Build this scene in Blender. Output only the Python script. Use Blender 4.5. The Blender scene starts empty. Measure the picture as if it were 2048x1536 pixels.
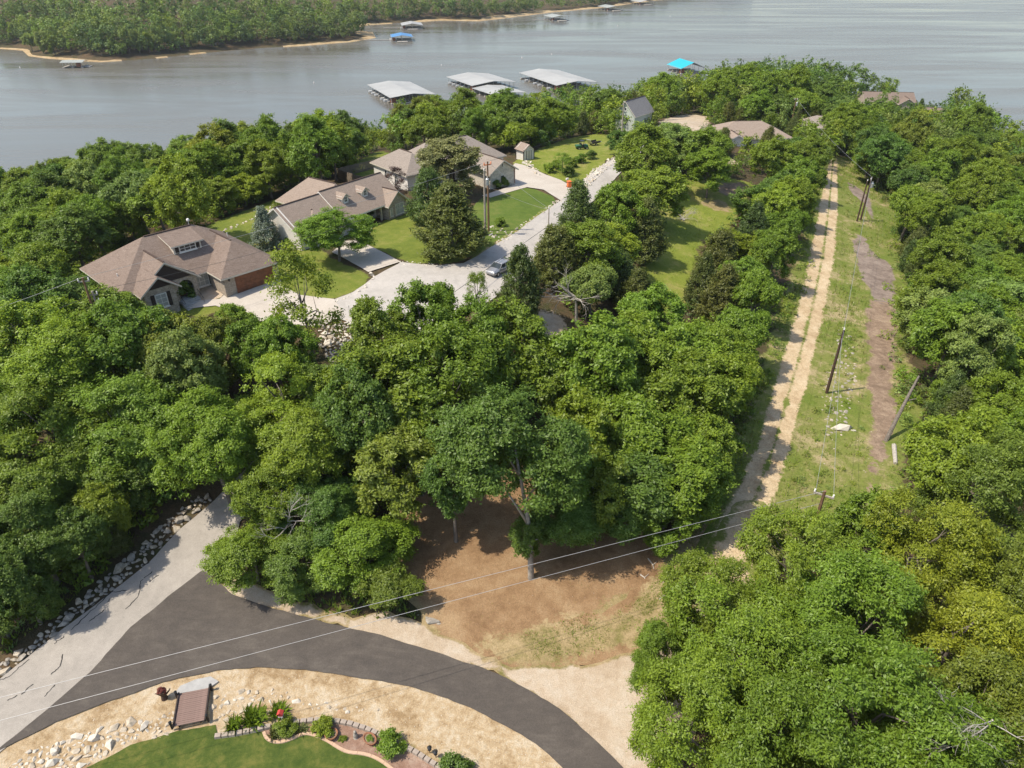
import bpy, bmesh, math, random
import numpy as np
from mathutils import Vector, Matrix
from mathutils.geometry import delaunay_2d_cdt

# ------------------------------------------------------------------ camera, sky, sun, exposure
sc = bpy.context.scene
C = sc.collection
R = math.radians
PITCH, FPX, CAMZ = R(31.8), 1421.0, 66.0
cam_d = bpy.data.cameras.new('camera')
cam_d.sensor_width = 36.0
cam_d.lens = FPX / 2048 * 36.0
cam_d.clip_start, cam_d.clip_end = 0.5, 6000
cam = bpy.data.objects.new('camera', cam_d)
cam.location = (0, 0, CAMZ)
cam.rotation_euler = (math.pi / 2 - PITCH, 0, 0)
C.objects.link(cam)
sc.camera = cam

SUN_EL = R(58)
SUN_FROM = Vector((-0.955, -0.295, 0)).normalized() * math.cos(SUN_EL) + Vector((0, 0, math.sin(SUN_EL)))
w = bpy.data.worlds.new('World')
sc.world = w
w.use_nodes = True
nt = w.node_tree
sky = nt.nodes.new('ShaderNodeTexSky')
sky.sky_type = 'NISHITA'
sky.sun_disc = False
sky.sun_elevation = SUN_EL
sky.sun_rotation = math.atan2(SUN_FROM.x, SUN_FROM.y)
sky.dust_density = 1.6
sky.air_density = 1.2
nt.links.new(sky.outputs[0], nt.nodes['Background'].inputs[0])
nt.nodes['Background'].inputs[1].default_value = 0.142
sun_d = bpy.data.lights.new('sun', 'SUN')
sun_d.energy = 3.9
sun_d.angle = R(0.53)
sun_d.color = (1.0, 0.92, 0.78)
sun = bpy.data.objects.new('sun', sun_d)
sun.rotation_euler = SUN_FROM.to_track_quat('Z', 'Y').to_euler()
sun.location = (-60, -20, 120)
C.objects.link(sun)
sc.view_settings.view_transform = 'Standard'
sc.view_settings.look = 'None'
sc.view_settings.exposure = 0.45
sc.view_settings.gamma = 1.0
sc.render.resolution_x, sc.render.resolution_y = 1024, 768

random.seed(7)
RNG = np.random.default_rng(11)

# ------------------------------------------------------------------ pixel -> ray -> ground
cT, sT = math.cos(PITCH), math.sin(PITCH)
def ray(px, py):
    u = (px - 1024) / FPX
    v = (768 - py) / FPX
    return u, cT + v * sT, -sT + v * cT
def at_z(px, py, z):
    dx, dy, dz = ray(px, py)
    d = (z - CAMZ) / dz
    return Vector((dx * d, dy * d, z))
def pix(x, y, z):
    h = CAMZ - z
    d = y * cT + h * sT
    return 1024 + FPX * x / d, 768 - FPX * (y * sT - h * cT) / d, d

# terrain heights from points read off the photograph (pixel + height) and a shore line in metres
TP = []
for px, py, z in [(0,1500,17),(500,1450,17),(1000,1480,17.2),(1250,1400,17.8),(0,1350,17.3),(250,1220,18),(430,1030,19.5),
        (900,1250,18.2),(1050,1150,19),(1300,1120,19.8),(1430,1100,20),(1550,850,20),(1600,620,20),(1640,480,20),(1665,350,20),
        (850,1000,20.8),(1100,950,21),(900,800,25),(700,800,25.2),(400,800,24.5),(1200,800,22.6),(680,690,26.6),
        (700,630,28.4),(850,560,28.9),(1000,550,28.9),(1100,430,29),(1230,320,28.5),(1340,240,26),
        (300,620,29),(450,590,29.1),(557,553,29.1),(400,470,28.4),(250,540,28.4),(600,490,28.8),(780,440,29),(620,400,28.2),
        (816,380,29),(1000,380,29),(900,330,28.6),(1050,320,28.6),(1170,300,28.2),(700,350,26.5),
        (100,1000,19.5),(100,800,22),(100,650,25),(195,660,26.8),(100,480,21),(300,400,20.5),(500,350,20),(700,300,18.5),
        (1380,430,24),(1300,600,23.5),(1480,262,23.5),(1100,620,26.5)]:
    p = at_z(px, py, z)
    TP.append((p.x, p.y, z))
TP += [(-60,0,15),(0,0,15),(60,0,17),(-60,30,16.5),(0,25,16.8),(40,25,18.5),(60,60,19),(90,60,14),(115,110,12),(125,170,11),(150,205,7),
       (90,0,11),(20,220,18),(60,270,16),(110,300,14),(0,270,12),(-40,220,13),(120,350,9),(60,340,8),(150,250,9),(148,294,9),(94,228,17)]
SHORE = [(-330,-60),(-330,-20),(-260,80),(-190,160),(-143,209),(-101,257),(-61,293),(17,347),(95,407),(165,417),(192,340),(188,240),(203,150),(208,60),(212,-60)]
for i, (x, y) in enumerate(SHORE):
    a = SHORE[max(i-1, 0)]; b = SHORE[min(i+1, len(SHORE)-1)]
    n = Vector((-(b[1]-a[1]), b[0]-a[0])).normalized()
    TP.append((x, y, 0.0))
    TP.append((x + n.x*26, y + n.y*26, -6.0))
TP = np.array(TP)
def _phi(r2): return -np.sqrt(r2 + 4.0**2)
_n = len(TP)
_A = np.zeros((_n+3, _n+3))
_A[:_n, :_n] = _phi(((TP[:, None, :2]-TP[None, :, :2])**2).sum(-1)) + np.eye(_n)*2.5
_A[:_n, _n:] = np.c_[np.ones(_n), TP[:, :2]]
_A[_n:, :_n] = _A[:_n, _n:].T
_w = np.linalg.solve(_A, np.r_[TP[:, 2], 0, 0, 0])
GX0, GX1, GY0, GY1, GS = -360.0, 260.0, -70.0, 460.0, 2.0
gx = np.arange(GX0, GX1+.1, GS); gy = np.arange(GY0, GY1+.1, GS)
_X, _Y = np.meshgrid(gx, gy)
_q = np.c_[_X.ravel(), _Y.ravel()]
GZ = np.zeros(len(_q))
for k in range(0, len(_q), 20000):
    q = _q[k:k+20000]
    GZ[k:k+20000] = _phi(((q[:, None, :]-TP[None, :, :2])**2).sum(-1)) @ _w[:_n] + _w[_n] + q @ _w[_n+1:]
GZ = np.clip(GZ.reshape(_X.shape), -6, 60)
for _ in range(6):
    q = np.pad(GZ, 1, mode='edge')
    GZ = (q[:-2, 1:-1]+q[2:, 1:-1]+q[1:-1, :-2]+q[1:-1, 2:]+2*q[1:-1, 1:-1])/6
def zts(x, y):
    fx = np.clip((np.asarray(x, float)-GX0)/GS, 0, len(gx)-1.001)
    fy = np.clip((np.asarray(y, float)-GY0)/GS, 0, len(gy)-1.001)
    i = fx.astype(int); j = fy.astype(int); a = fx-i; b = fy-j
    return GZ[j, i]*(1-a)*(1-b) + GZ[j, i+1]*a*(1-b) + GZ[j+1, i]*(1-a)*b + GZ[j+1, i+1]*a*b
def zt(x, y): return float(zts(x, y))
_D = np.concatenate([np.arange(8, 150, .4), np.arange(150, 700, 1.5)])
def ground(px, py, off=0.0):
    dx, dy, dz = ray(px, py)
    X = dx*_D; Y = dy*_D
    e = CAMZ + dz*_D - (zts(X, Y) + off)
    k = int(np.argmax(e < 0)) if (e < 0).any() else len(_D)-1
    if k > 0:
        t = e[k-1]/(e[k-1]-e[k]); d = _D[k-1] + t*(_D[k]-_D[k-1])
    else: d = _D[0]
    return Vector((dx*d, dy*d, CAMZ + dz*d))

# ------------------------------------------------------------------ materials
def rgb(*c): return (c[0], c[1], c[2], 1.0)
class NM:
    def __init__(s, name):
        s.m = bpy.data.materials.new(name); s.m.use_nodes = True
        s.t = s.m.node_tree; s.b = s.t.nodes['Principled BSDF']; s.out = s.t.nodes['Material Output']
    def n(s, typ, **kw):
        nd = s.t.nodes.new('ShaderNode'+typ)
        for k, v in kw.items(): setattr(nd, k, v)
        return nd
    def l(s, a, b): s.t.links.new(a, b)
    def noise(s, scale, detail=4, vec=None, rough=.6, dist=0):
        nd = s.n('TexNoise'); nd.inputs['Scale'].default_value = scale; nd.inputs['Detail'].default_value = detail
        nd.inputs['Roughness'].default_value = rough; nd.inputs['Distortion'].default_value = dist
        if vec is not None: s.l(vec, nd.inputs['Vector'])
        return nd.outputs['Fac']
    def ramp(s, fac, stops):
        nd = s.n('ValToRGB'); e = nd.color_ramp.elements
        while len(e) < len(stops): e.new(.5)
        for k, (p, c) in enumerate(stops): e[k].position = p; e[k].color = rgb(*c)
        s.l(fac, nd.inputs[0]); return nd.outputs[0]
    def mix(s, f, a, b, mode='MIX'):
        nd = s.n('Mix', data_type='RGBA', blend_type=mode)
        for inp, v in ((nd.inputs[0], f), (nd.inputs[6], a), (nd.inputs[7], b)):
            if isinstance(v, (int, float)): inp.default_value = v
            elif isinstance(v, tuple): inp.default_value = rgb(*v)
            else: s.l(v, inp)
        return nd.outputs[2]
    def math(s, op, a, b=0.0):
        nd = s.n('Math', operation=op)
        for inp, v in zip(nd.inputs, (a, b)):
            if isinstance(v, (int, float)): inp.default_value = v
            else: s.l(v, inp)
        return nd.outputs[0]
    def bump(s, h, strength=.5, dist=.05):
        nd = s.n('Bump'); nd.inputs['Strength'].default_value = strength; nd.inputs['Distance'].default_value = dist
        s.l(h, nd.inputs['Height']); s.l(nd.outputs[0], s.b.inputs['Normal'])
    def pos(s): return s.n('NewGeometry').outputs['Position']
    def obj(s): return s.n('TexCoord').outputs['Object']
    def fin(s, col, rough=.9, spec=.2, metal=0):
        if isinstance(col, tuple): s.b.inputs['Base Color'].default_value = rgb(*col)
        else: s.l(col, s.b.inputs['Base Color'])
        s.b.inputs['Roughness'].default_value = rough
        s.b.inputs['Specular IOR Level'].default_value = spec
        s.b.inputs['Metallic'].default_value = metal
        return s.m

def plain(name, col, rough=.8, spec=.3, metal=0, var=.12, scale=3):
    m = NM(name)
    f = m.noise(scale, 5, m.obj())
    c = m.ramp(f, [(.3, tuple(x*(1-var) for x in col)), (.7, tuple(min(1, x*(1+var)) for x in col))])
    return m.fin(c, rough, spec, metal)

PAL = {}
def palette(m, p, a, b, c, s1, s2, s3, t):
    n1 = m.noise(s1, 5, p, .65, .6); n2 = m.noise(s2, 6, p, .7, .3); n3 = m.noise(s3, 4, p, .7)
    f = m.math('ADD', m.math('MULTIPLY', n1, .55), m.math('MULTIPLY', n2, .45))
    col = m.ramp(f, [(t[0], a), ((t[0]+t[1])/2, b), (t[1], c)])
    return m.mix(1.0, col, m.ramp(n3, [(.25, (.68,)*3), (.75, (1.28,)*3)]), 'MULTIPLY'), m.math('ADD', n3, n2)
def ground_mat(name, a, b, c, s1=.12, s2=1.1, s3=9, bump=.6, dist=.08, t=(.38, .62)):
    """three colours mixed by a broad, a middle and a fine noise"""
    m = NM(name); PAL[name] = (a, b, c, s1, s2, s3, t)
    col, h = palette(m, m.pos(), *PAL[name])
    m.bump(h, bump, dist)
    return m.fin(col, .95, .1)
def blend_mat(inner, outer, width, rag=1.5):
    """the inner ground wearing raggedly into the ground around it, by the distance from the sheet's rim"""
    m = NM(inner+'_worn_into_'+outer); p = m.pos()
    ci, hi = palette(m, p, *PAL[inner]); co, ho = palette(m, p, *PAL[outer])
    e = m.n('Attribute', attribute_name='edge').outputs['Fac']
    nz = m.math('ADD', m.math('MULTIPLY', m.math('SUBTRACT', m.noise(.45, 5, p, .7), .5), rag*1.6), m.math('MULTIPLY', m.math('SUBTRACT', m.noise(3.2, 4, p, .75), .5), rag))
    f = m.math('ADD', m.math('DIVIDE', e, width), nz)
    fac = m.ramp(f, [(.32, (0,)*3), (.68, (1,)*3)])
    m.bump(hi, .8, .08)
    return m.fin(m.mix(fac, co, ci), .95, .1)
def track_mat():
    m = NM('two_rut_track'); p = m.pos()
    cs, hs = palette(m, p, *PAL['pale_track_soil']); cg, hg = palette(m, p, *PAL['weedy_corridor_ground'])
    f = m.n('Attribute', attribute_name='across').outputs['Fac']
    def hump(c, w): return m.math('SUBTRACT', 1.0, m.math('DIVIDE', m.math('ABSOLUTE', m.math('SUBTRACT', f, c)), w))
    k = m.math('MAXIMUM', hump(.20, .31), hump(.80, .28))
    nz = m.math('ADD', m.math('MULTIPLY', m.math('SUBTRACT', m.noise(.35, 5, p, .7), .5), 1.7), m.math('MULTIPLY', m.math('SUBTRACT', m.noise(2.4, 5, p, .8), .5), 1.5))
    fac = m.ramp(m.math('ADD', k, nz), [(.04, (0,)*3), (.28, (1,)*3)])
    m.bump(hs, .8, .08)
    return m.fin(m.mix(fac, cg, cs), .95, .1)

def leaf_mat(name, attr):
    m = NM(name)
    if attr:
        tint = m.n('Attribute', attribute_name='tint').outputs['Color']; rv = None
    else:
        oi = m.n('ObjectInfo'); tint = oi.outputs['Color']; rv = oi.outputs['Random']
    rnd = m.n('Attribute', attribute_name='rnd').outputs['Fac']
    g = m.ramp(rnd, [(0, (.66, .70, .62)), (.5, (1, 1, 1)), (1, (1.38, 1.30, 1.15))])
    col = m.mix(1.0, tint, g, 'MULTIPLY')
    m.t.nodes.remove(m.b)
    d = m.n('BsdfDiffuse'); tr = m.n('BsdfTranslucent'); gl = m.n('BsdfGlossy')
    gl.inputs['Roughness'].default_value = .5; gl.inputs['Color'].default_value = (1, 1, 1, 1)
    m.l(col, d.inputs[0])
    m.l(m.mix(1.0, col, (1.25, 1.15, .45), 'MULTIPLY'), tr.inputs[0])
    m1 = m.n('MixShader'); m1.inputs[0].default_value = .30; m.l(d.outputs[0], m1.inputs[1]); m.l(tr.outputs[0], m1.inputs[2])
    m2 = m.n('MixShader'); m2.inputs[0].default_value = .022; m.l(m1.outputs[0], m2.inputs[1]); m.l(gl.outputs[0], m2.inputs[2])
    m.l(m2.outputs[0], m.out.inputs[0])
    return m.m

M = {}
M['leaf'] = leaf_mat('leaves', False)
M['leaf_mass'] = leaf_mat('leaves_of_woods', True)
M['bark'] = plain('bark', (.17, .145, .12), .95, .1, var=.4, scale=6)
M['trunkgrey'] = plain('grey_oak_bark', (.30, .265, .225), .95, .1, var=.3, scale=3)
M['deadwood'] = plain('weathered_dead_wood', (.42, .38, .33), .9, .1, var=.25, scale=5)
M['floor'] = ground_mat('forest_floor', (.055, .060, .022), (.085, .065, .035), (.13, .085, .05), .1, .6, 5, .8, .15)
M['lawn_near'] = ground_mat('lawn_grass_near', (.050, .080, .017), (.085, .112, .024), (.155, .155, .04), .4, 2.2, 26, .9, .05)
M['lawn'] = ground_mat('lawn_grass', (.12, .155, .026), (.155, .185, .032), (.235, .225, .06), .14, .7, 14, .7, .05)
M['lawn_dark'] = ground_mat('mown_lawn_grass', (.075, .115, .022), (.10, .145, .026), (.14, .165, .04), .12, .9, 14, .7, .05)
M['meadow'] = ground_mat('rough_meadow_grass', (.165, .205, .03), (.205, .235, .04), (.30, .27, .09), .12, .6, 6, .9, .2)
M['corridor'] = ground_mat('weedy_corridor_ground', (.13, .17, .03), (.19, .20, .055), (.38, .30, .17), .13, .6, 5, .9, .2, (.415, .63))
M['dirt'] = ground_mat('bare_brown_soil', (.195, .115, .060), (.275, .172, .092), (.35, .238, .135), .14, .9, 10, .8, .06)
M['verge'] = ground_mat('dry_weedy_verge', (.17, .155, .05), (.31, .235, .12), (.40, .30, .17), .22, .9, 8, .9, .1)
M['sand'] = ground_mat('pale_gravel_apron', (.40, .305, .21), (.47, .375, .275), (.52, .44, .345), .25, 1.2, 14, .8, .04)
M['gravel'] = ground_mat('yellow_gravel_bank', (.30, .205, .11), (.44, .328, .20), (.52, .43, .31), .35, 1.8, 11, 1.0, .06, (.41, .60))
M['track'] = ground_mat('pale_track_soil', (.40, .285, .165), (.52, .395, .245), (.60, .48, .32), .3, 1.6, 7, .8, .06)
M['chips'] = ground_mat('wood_chip_mulch', (.17, .13, .105), (.25, .195, .16), (.33, .265, .215), .4, 1.6, 16, 1.0, .12)
M['mud'] = ground_mat('dark_brown_dirt', (.17, .12, .085), (.26, .185, .13), (.36, .27, .19), .4, 1.5, 9, .9, .1)
M['bed'] = ground_mat('reddish_mulch_bed', (.24, .14, .095), (.32, .205, .15), (.40, .29, .22), .6, 2.5, 20, 1.0, .06)
M['concrete'] = ground_mat('pale_concrete', (.44, .385, .325), (.48, .425, .36), (.52, .465, .40), .25, 2, 30, .25, .01)
M['street'] = ground_mat('bleached_street', (.37, .34, .305), (.43, .395, .355), (.48, .44, .395), .15, 1.2, 22, .35, .01)
M['oldroad'] = ground_mat('worn_grey_road', (.30, .27, .235), (.345, .31, .27), (.39, .35, .305), .25, 1.4, 22, .4, .01)
M['beach'] = ground_mat('sandy_shore', (.26, .18, .09), (.40, .29, .16), (.46, .36, .22), .05, .3, 3, .6, .2)

M['track2'] = track_mat()
def asphalt():
    m = NM('dark_new_asphalt'); p = m.pos()
    n1 = m.noise(.22, 6, p, .6, 1.6); n3 = m.noise(30, 3, p, .7)
    mp = m.n('Mapping'); mp.inputs['Rotation'].default_value = (0, 0, R(28)); mp.inputs['Scale'].default_value = (.5, 1.3, 1); m.l(p, mp.inputs[0])
    n2 = m.noise(1.4, 9, mp.outputs[0], .6, .4)
    f = m.math('ADD', m.math('MULTIPLY', n1, .5), m.math('MULTIPLY', n2, .5))
    col = m.ramp(f, [(.36, (.068, .058, .050)), (.52, (.085, .072, .061)), (.70, (.118, .101, .084))])
    col = m.mix(1.0, col, m.ramp(n3, [(.3, (.7,)*3), (.7, (1.32,)*3)]), 'MULTIPLY')
    n4 = m.noise(7, 5, p, .8); col = m.mix(1.0, col, m.ramp(n4, [(.3, (.82,)*3), (.7, (1.2,)*3)]), 'MULTIPLY')
    m.bump(n3, .3, .01)
    return m.fin(col, .85, .25)
M['asphalt'] = asphalt()

def water():
    m = NM('lake_water'); p = m.pos()
    mp = m.n('Mapping'); mp.inputs['Rotation'].default_value = (0, 0, R(-20)); mp.inputs['Scale'].default_value = (.4, 1.0, 1); m.l(p, mp.inputs[0])
    n1 = m.noise(.5, 6, mp.outputs[0], .65, .3)
    mp2 = m.n('Mapping'); mp2.inputs['Rotation'].default_value = (0, 0, R(35)); mp2.inputs['Scale'].default_value = (.004, .02, 1); m.l(p, mp2.inputs[0])
    n2 = m.noise(1.0, 5, mp2.outputs[0], .6, 1.2)
    col = m.ramp(n2, [(.3, (.115, .105, .086)), (.7, (.15, .136, .112))])
    rr_ = m.ramp(n2, [(.35, (.12,)*3), (.62, (.30,)*3)])
    bp = m.n('Bump'); bp.inputs['Distance'].default_value = .06; m.l(n1, bp.inputs['Height']); m.l(m.math('MULTIPLY', rr_, 1.6), bp.inputs['Strength']); m.l(bp.outputs[0], m.b.inputs['Normal'])
    m.fin(col, .2, .5); m.l(rr_, m.b.inputs['Roughness']); m.b.inputs['IOR'].default_value = 1.33
    return m.m
M['water'] = water()

def shingles(name, a, b, c):
    m = NM(name); o = m.obj()
    br = m.n('TexBrick'); br.inputs['Scale'].default_value = 1.0
    br.inputs['Brick Width'].default_value = .34; br.inputs['Row Height'].default_value = .15; br.inputs['Mortar Size'].default_value = .006
    br.inputs['Color1'].default_value = rgb(*a); br.inputs['Color2'].default_value = rgb(*c); br.inputs['Mortar'].default_value = rgb(*[x*.55 for x in a])
    # rows follow the slope: use the height for the courses, the horizontal run for the tabs
    sp = m.n('SeparateXYZ'); m.l(o, sp.inputs[0])
    cb = m.n('CombineXYZ'); m.l(m.math('ADD', sp.outputs[0], sp.outputs[1]), cb.inputs[0]); m.l(m.math('MULTIPLY', sp.outputs[2], 1.7), cb.inputs[1])
    m.l(cb.outputs[0], br.inputs['Vector'])
    n = m.noise(1.6, 6, o, .75); n2 = m.noise(9, 3, o, .8)
    col = m.mix(m.ramp(n, [(.35, (0,)*3), (.65, (1,)*3)]), br.outputs['Color'], b)
    col = m.mix(1.0, col, m.ramp(n2, [(.25, (.66,)*3), (.75, (1.3,)*3)]), 'MULTIPLY')
    m.bump(br.outputs['Fac'], -.4, .02)
    return m.fin(col, .95, .1)
M['roof1'] = shingles('brown_shingles', (.170, .126, .100), (.212, .160, .130), (.255, .198, .163))
M['roof2'] = shingles('tan_shingles', (.25, .195, .155), (.29, .225, .18), (.34, .27, .22))
M['roof3'] = shingles('grey_brown_shingles', (.24, .20, .17), (.28, .235, .2), (.32, .275, .235))
M['roof_grey'] = shingles('grey_shingles', (.17, .165, .165), (.21, .2, .2), (.25, .24, .235))

def masonry(name, cols, mortar, bw, rh, ms=.012):
    m = NM(name); o = m.obj()
    sp = m.n('SeparateXYZ'); m.l(o, sp.inputs[0])
    cb = m.n('CombineXYZ'); m.l(m.math('ADD', sp.outputs[0], sp.outputs[1]), cb.inputs[0]); m.l(sp.outputs[2], cb.inputs[1])
    br = m.n('TexBrick'); br.inputs['Scale'].default_value = 1; br.inputs['Brick Width'].default_value = bw; br.inputs['Row Height'].default_value = rh
    br.inputs['Mortar Size'].default_value = ms; br.inputs['Color1'].default_value = rgb(*cols[0]); br.inputs['Color2'].default_value = rgb(*cols[1]); br.inputs['Mortar'].default_value = rgb(*mortar)
    m.l(cb.outputs[0], br.inputs['Vector'])
    n = m.noise(4, 4, o, .7)
    col = m.mix(1.0, br.outputs['Color'], m.ramp(n, [(.3, (.7,)*3), (.7, (1.25,)*3)]), 'MULTIPLY')
    m.bump(br.outputs['Fac'], -.6, .02)
    return m.fin(col, .9, .15)
M['stone'] = masonry('tan_stone_veneer', ((.30, .24, .18), (.40, .33, .25)), (.42, .38, .33), .42, .16, .02)
M['brick'] = masonry('red_brown_brick', ((.22, .12, .085), (.30, .18, .13)), (.35, .3, .26), .22, .08)
M['lime'] = masonry('cream_limestone', ((.52, .46, .37), (.60, .54, .45)), (.5, .46, .4), .5, .2, .012)
def siding(name, col):
    m = NM(name); o = m.obj(); sp = m.n('SeparateXYZ'); m.l(o, sp.inputs[0])
    f = m.math('FRACT', m.math('MULTIPLY', sp.outputs[2], 6.0))
    n = m.noise(.8, 4, o)
    c = m.mix(1.0, m.ramp(f, [(0, tuple(x*.72 for x in col)), (.12, col)]), m.ramp(n, [(.3, (.93,)*3), (.7, (1.04,)*3)]), 'MULTIPLY')
    m.bump(f, .5, .02)
    return m.fin(c, .6, .3)
M['siding'] = siding('cream_lap_siding', (.70, .65, .585))
M['stucco'] = plain('white_stucco', (.68, .635, .58), .9, .1, var=.05, scale=4)
M['paleg'] = siding('pale_green_siding', (.50, .54, .47))
M['white'] = plain('white_trim_paint', (.74, .71, .66), .5, .4, var=.04)
M['cream'] = plain('cream_trim_paint', (.60, .54, .45), .6, .3, var=.05)
M['dark'] = plain('dark_brown_paint', (.04, .028, .024), .6, .3)
M['black'] = plain('black_metal', (.02, .02, .021), .45, .5)
M['ridge'] = plain('dark_ridge_vent', (.085, .06, .05), .9, .1)
M['door'] = plain('stained_wood_door', (.20, .075, .035), .5, .35, var=.3, scale=2)
M['wood'] = plain('treated_pole_wood', (.20, .12, .07), .9, .1, var=.25, scale=4)
M['woodgrey'] = plain('grey_pole_wood', (.36, .31, .255), .9, .1, var=.2, scale=4)
M['wooddark'] = plain('creosote_pole_wood', (.085, .055, .04), .9, .1, var=.3, scale=4)
M['fence'] = plain('weathered_fence_boards', (.22, .18, .14), .9, .1, var=.3, scale=3)
M['deck'] = plain('mauve_brown_deck_board', (.225, .15, .125), .75, .2, var=.15, scale=2)
M['steel'] = plain('galvanised_steel', (.55, .55, .54), .4, .5, .6, var=.08)
M['wire'] = plain('aluminium_wire', (.42, .41, .40), .5, .4, .3, var=.03)
M['wiredark'] = plain('dark_cable', (.07, .07, .07), .6, .3)
M['metalroof'] = plain('pale_metal_roof', (.38, .37, .345), .55, .35, 0, var=.08, scale=.2)
M['metalgreen'] = plain('grey_green_metal_roof', (.33, .345, .31), .55, .35, 0, var=.08, scale=.2)
def ribbed(name, col):
    m = NM(name); o = m.obj(); sp = m.n('SeparateXYZ'); m.l(o, sp.inputs[0])
    f = m.math('FRACT', m.math('MULTIPLY', sp.outputs[0], .55)); n = m.noise(.12, 5, o, .7)
    c = m.mix(1.0, m.ramp(f, [(0, tuple(x*.62 for x in col)), (.10, col)]), m.ramp(n, [(.3, (.8,)*3), (.7, (1.1,)*3)]), 'MULTIPLY')
    m.bump(f, .4, .05); return m.fin(c, .5, .4)
M['metalroof'] = ribbed('pale_ribbed_roof', (.39, .38, .355)); M['metalgreen'] = ribbed('grey_green_ribbed_roof', (.34, .35, .31))
M['metalblue'] = plain('blue_metal_roof', (.075, .22, .44), .5, .4, var=.1, scale=.2)
M['teal'] = plain('turquoise_metal_roof', (.015, .38, .47), .5, .4, var=.06, scale=.2)
M['plank'] = plain('pale_dock_decking', (.40, .365, .32), .9, .1, var=.15, scale=1)
M['orange'] = plain('orange_plastic', (.75, .17, .04), .5, .4)
M['red'] = plain('faded_red_paint', (.50, .06, .05), .6, .3)
M['terra'] = plain('terracotta', (.28, .13, .075), .85, .15)
M['edging'] = plain('tan_pink_concrete_edging', (.52, .36, .25), .9, .1, var=.1, scale=5)
M['block'] = plain('grey_tan_wall_block', (.36, .30, .25), .95, .1, var=.2, scale=6)
M['slab'] = plain('pale_grey_slab', (.37, .36, .345), .9, .15, var=.15, scale=2)
M['rock'] = plain('pale_limestone', (.46, .39, .30), .95, .1, var=.28, scale=2.2)
M['rockgrey'] = plain('grey_limestone', (.33, .295, .25), .95, .1, var=.3, scale=2.2)
M['rockwhite'] = plain('white_limestone', (.56, .505, .425), .95, .1, var=.15, scale=2.2)
M['carpaint'] = plain('silver_grey_car_paint', (.36, .36, .37), .3, .6, .5, var=.03)
M['utvgreen'] = plain('dark_green_plastic', (.035, .12, .05), .5, .4)
M['tyre'] = plain('black_rubber', (.015, .015, .015), .9, .2)
M['boatwhite'] = plain('white_gelcoat', (.72, .71, .69), .3, .5, var=.03)
M['crack'] = plain('black_crack_sealant', (.03, .027, .025), .6, .3)
M['orangeline'] = plain('orange_insulator_cover', (.8, .22, .06), .5, .4)
def glass():
    m = NM('window_glass'); return m.fin((.035, .045, .05), .08, .6)
M['glass'] = glass()
M['blind'] = plain('window_with_blinds', (.34, .35, .33), .35, .5, var=.1, scale=6)

# ------------------------------------------------------------------ mesh helpers
def link(o, parent=None):
    C.objects.link(o)
    if parent is not None: o.parent = parent
    return o
def tag(o, label=None, cat=None, group=None, kind=None):
    if label: o['label'] = label
    if cat: o['category'] = cat
    if group: o['group'] = group
    if kind: o['kind'] = kind
    return o
def thing(name, loc, label, cat, group=None, rz=0.0, scale=None):
    o = bpy.data.objects.new(name, None)
    o.empty_display_size = .3
    o.location = loc; o.rotation_euler = (0, 0, rz)
    if scale is not None: o.scale = scale
    link(o)
    return tag(o, label, cat, group)

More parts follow.
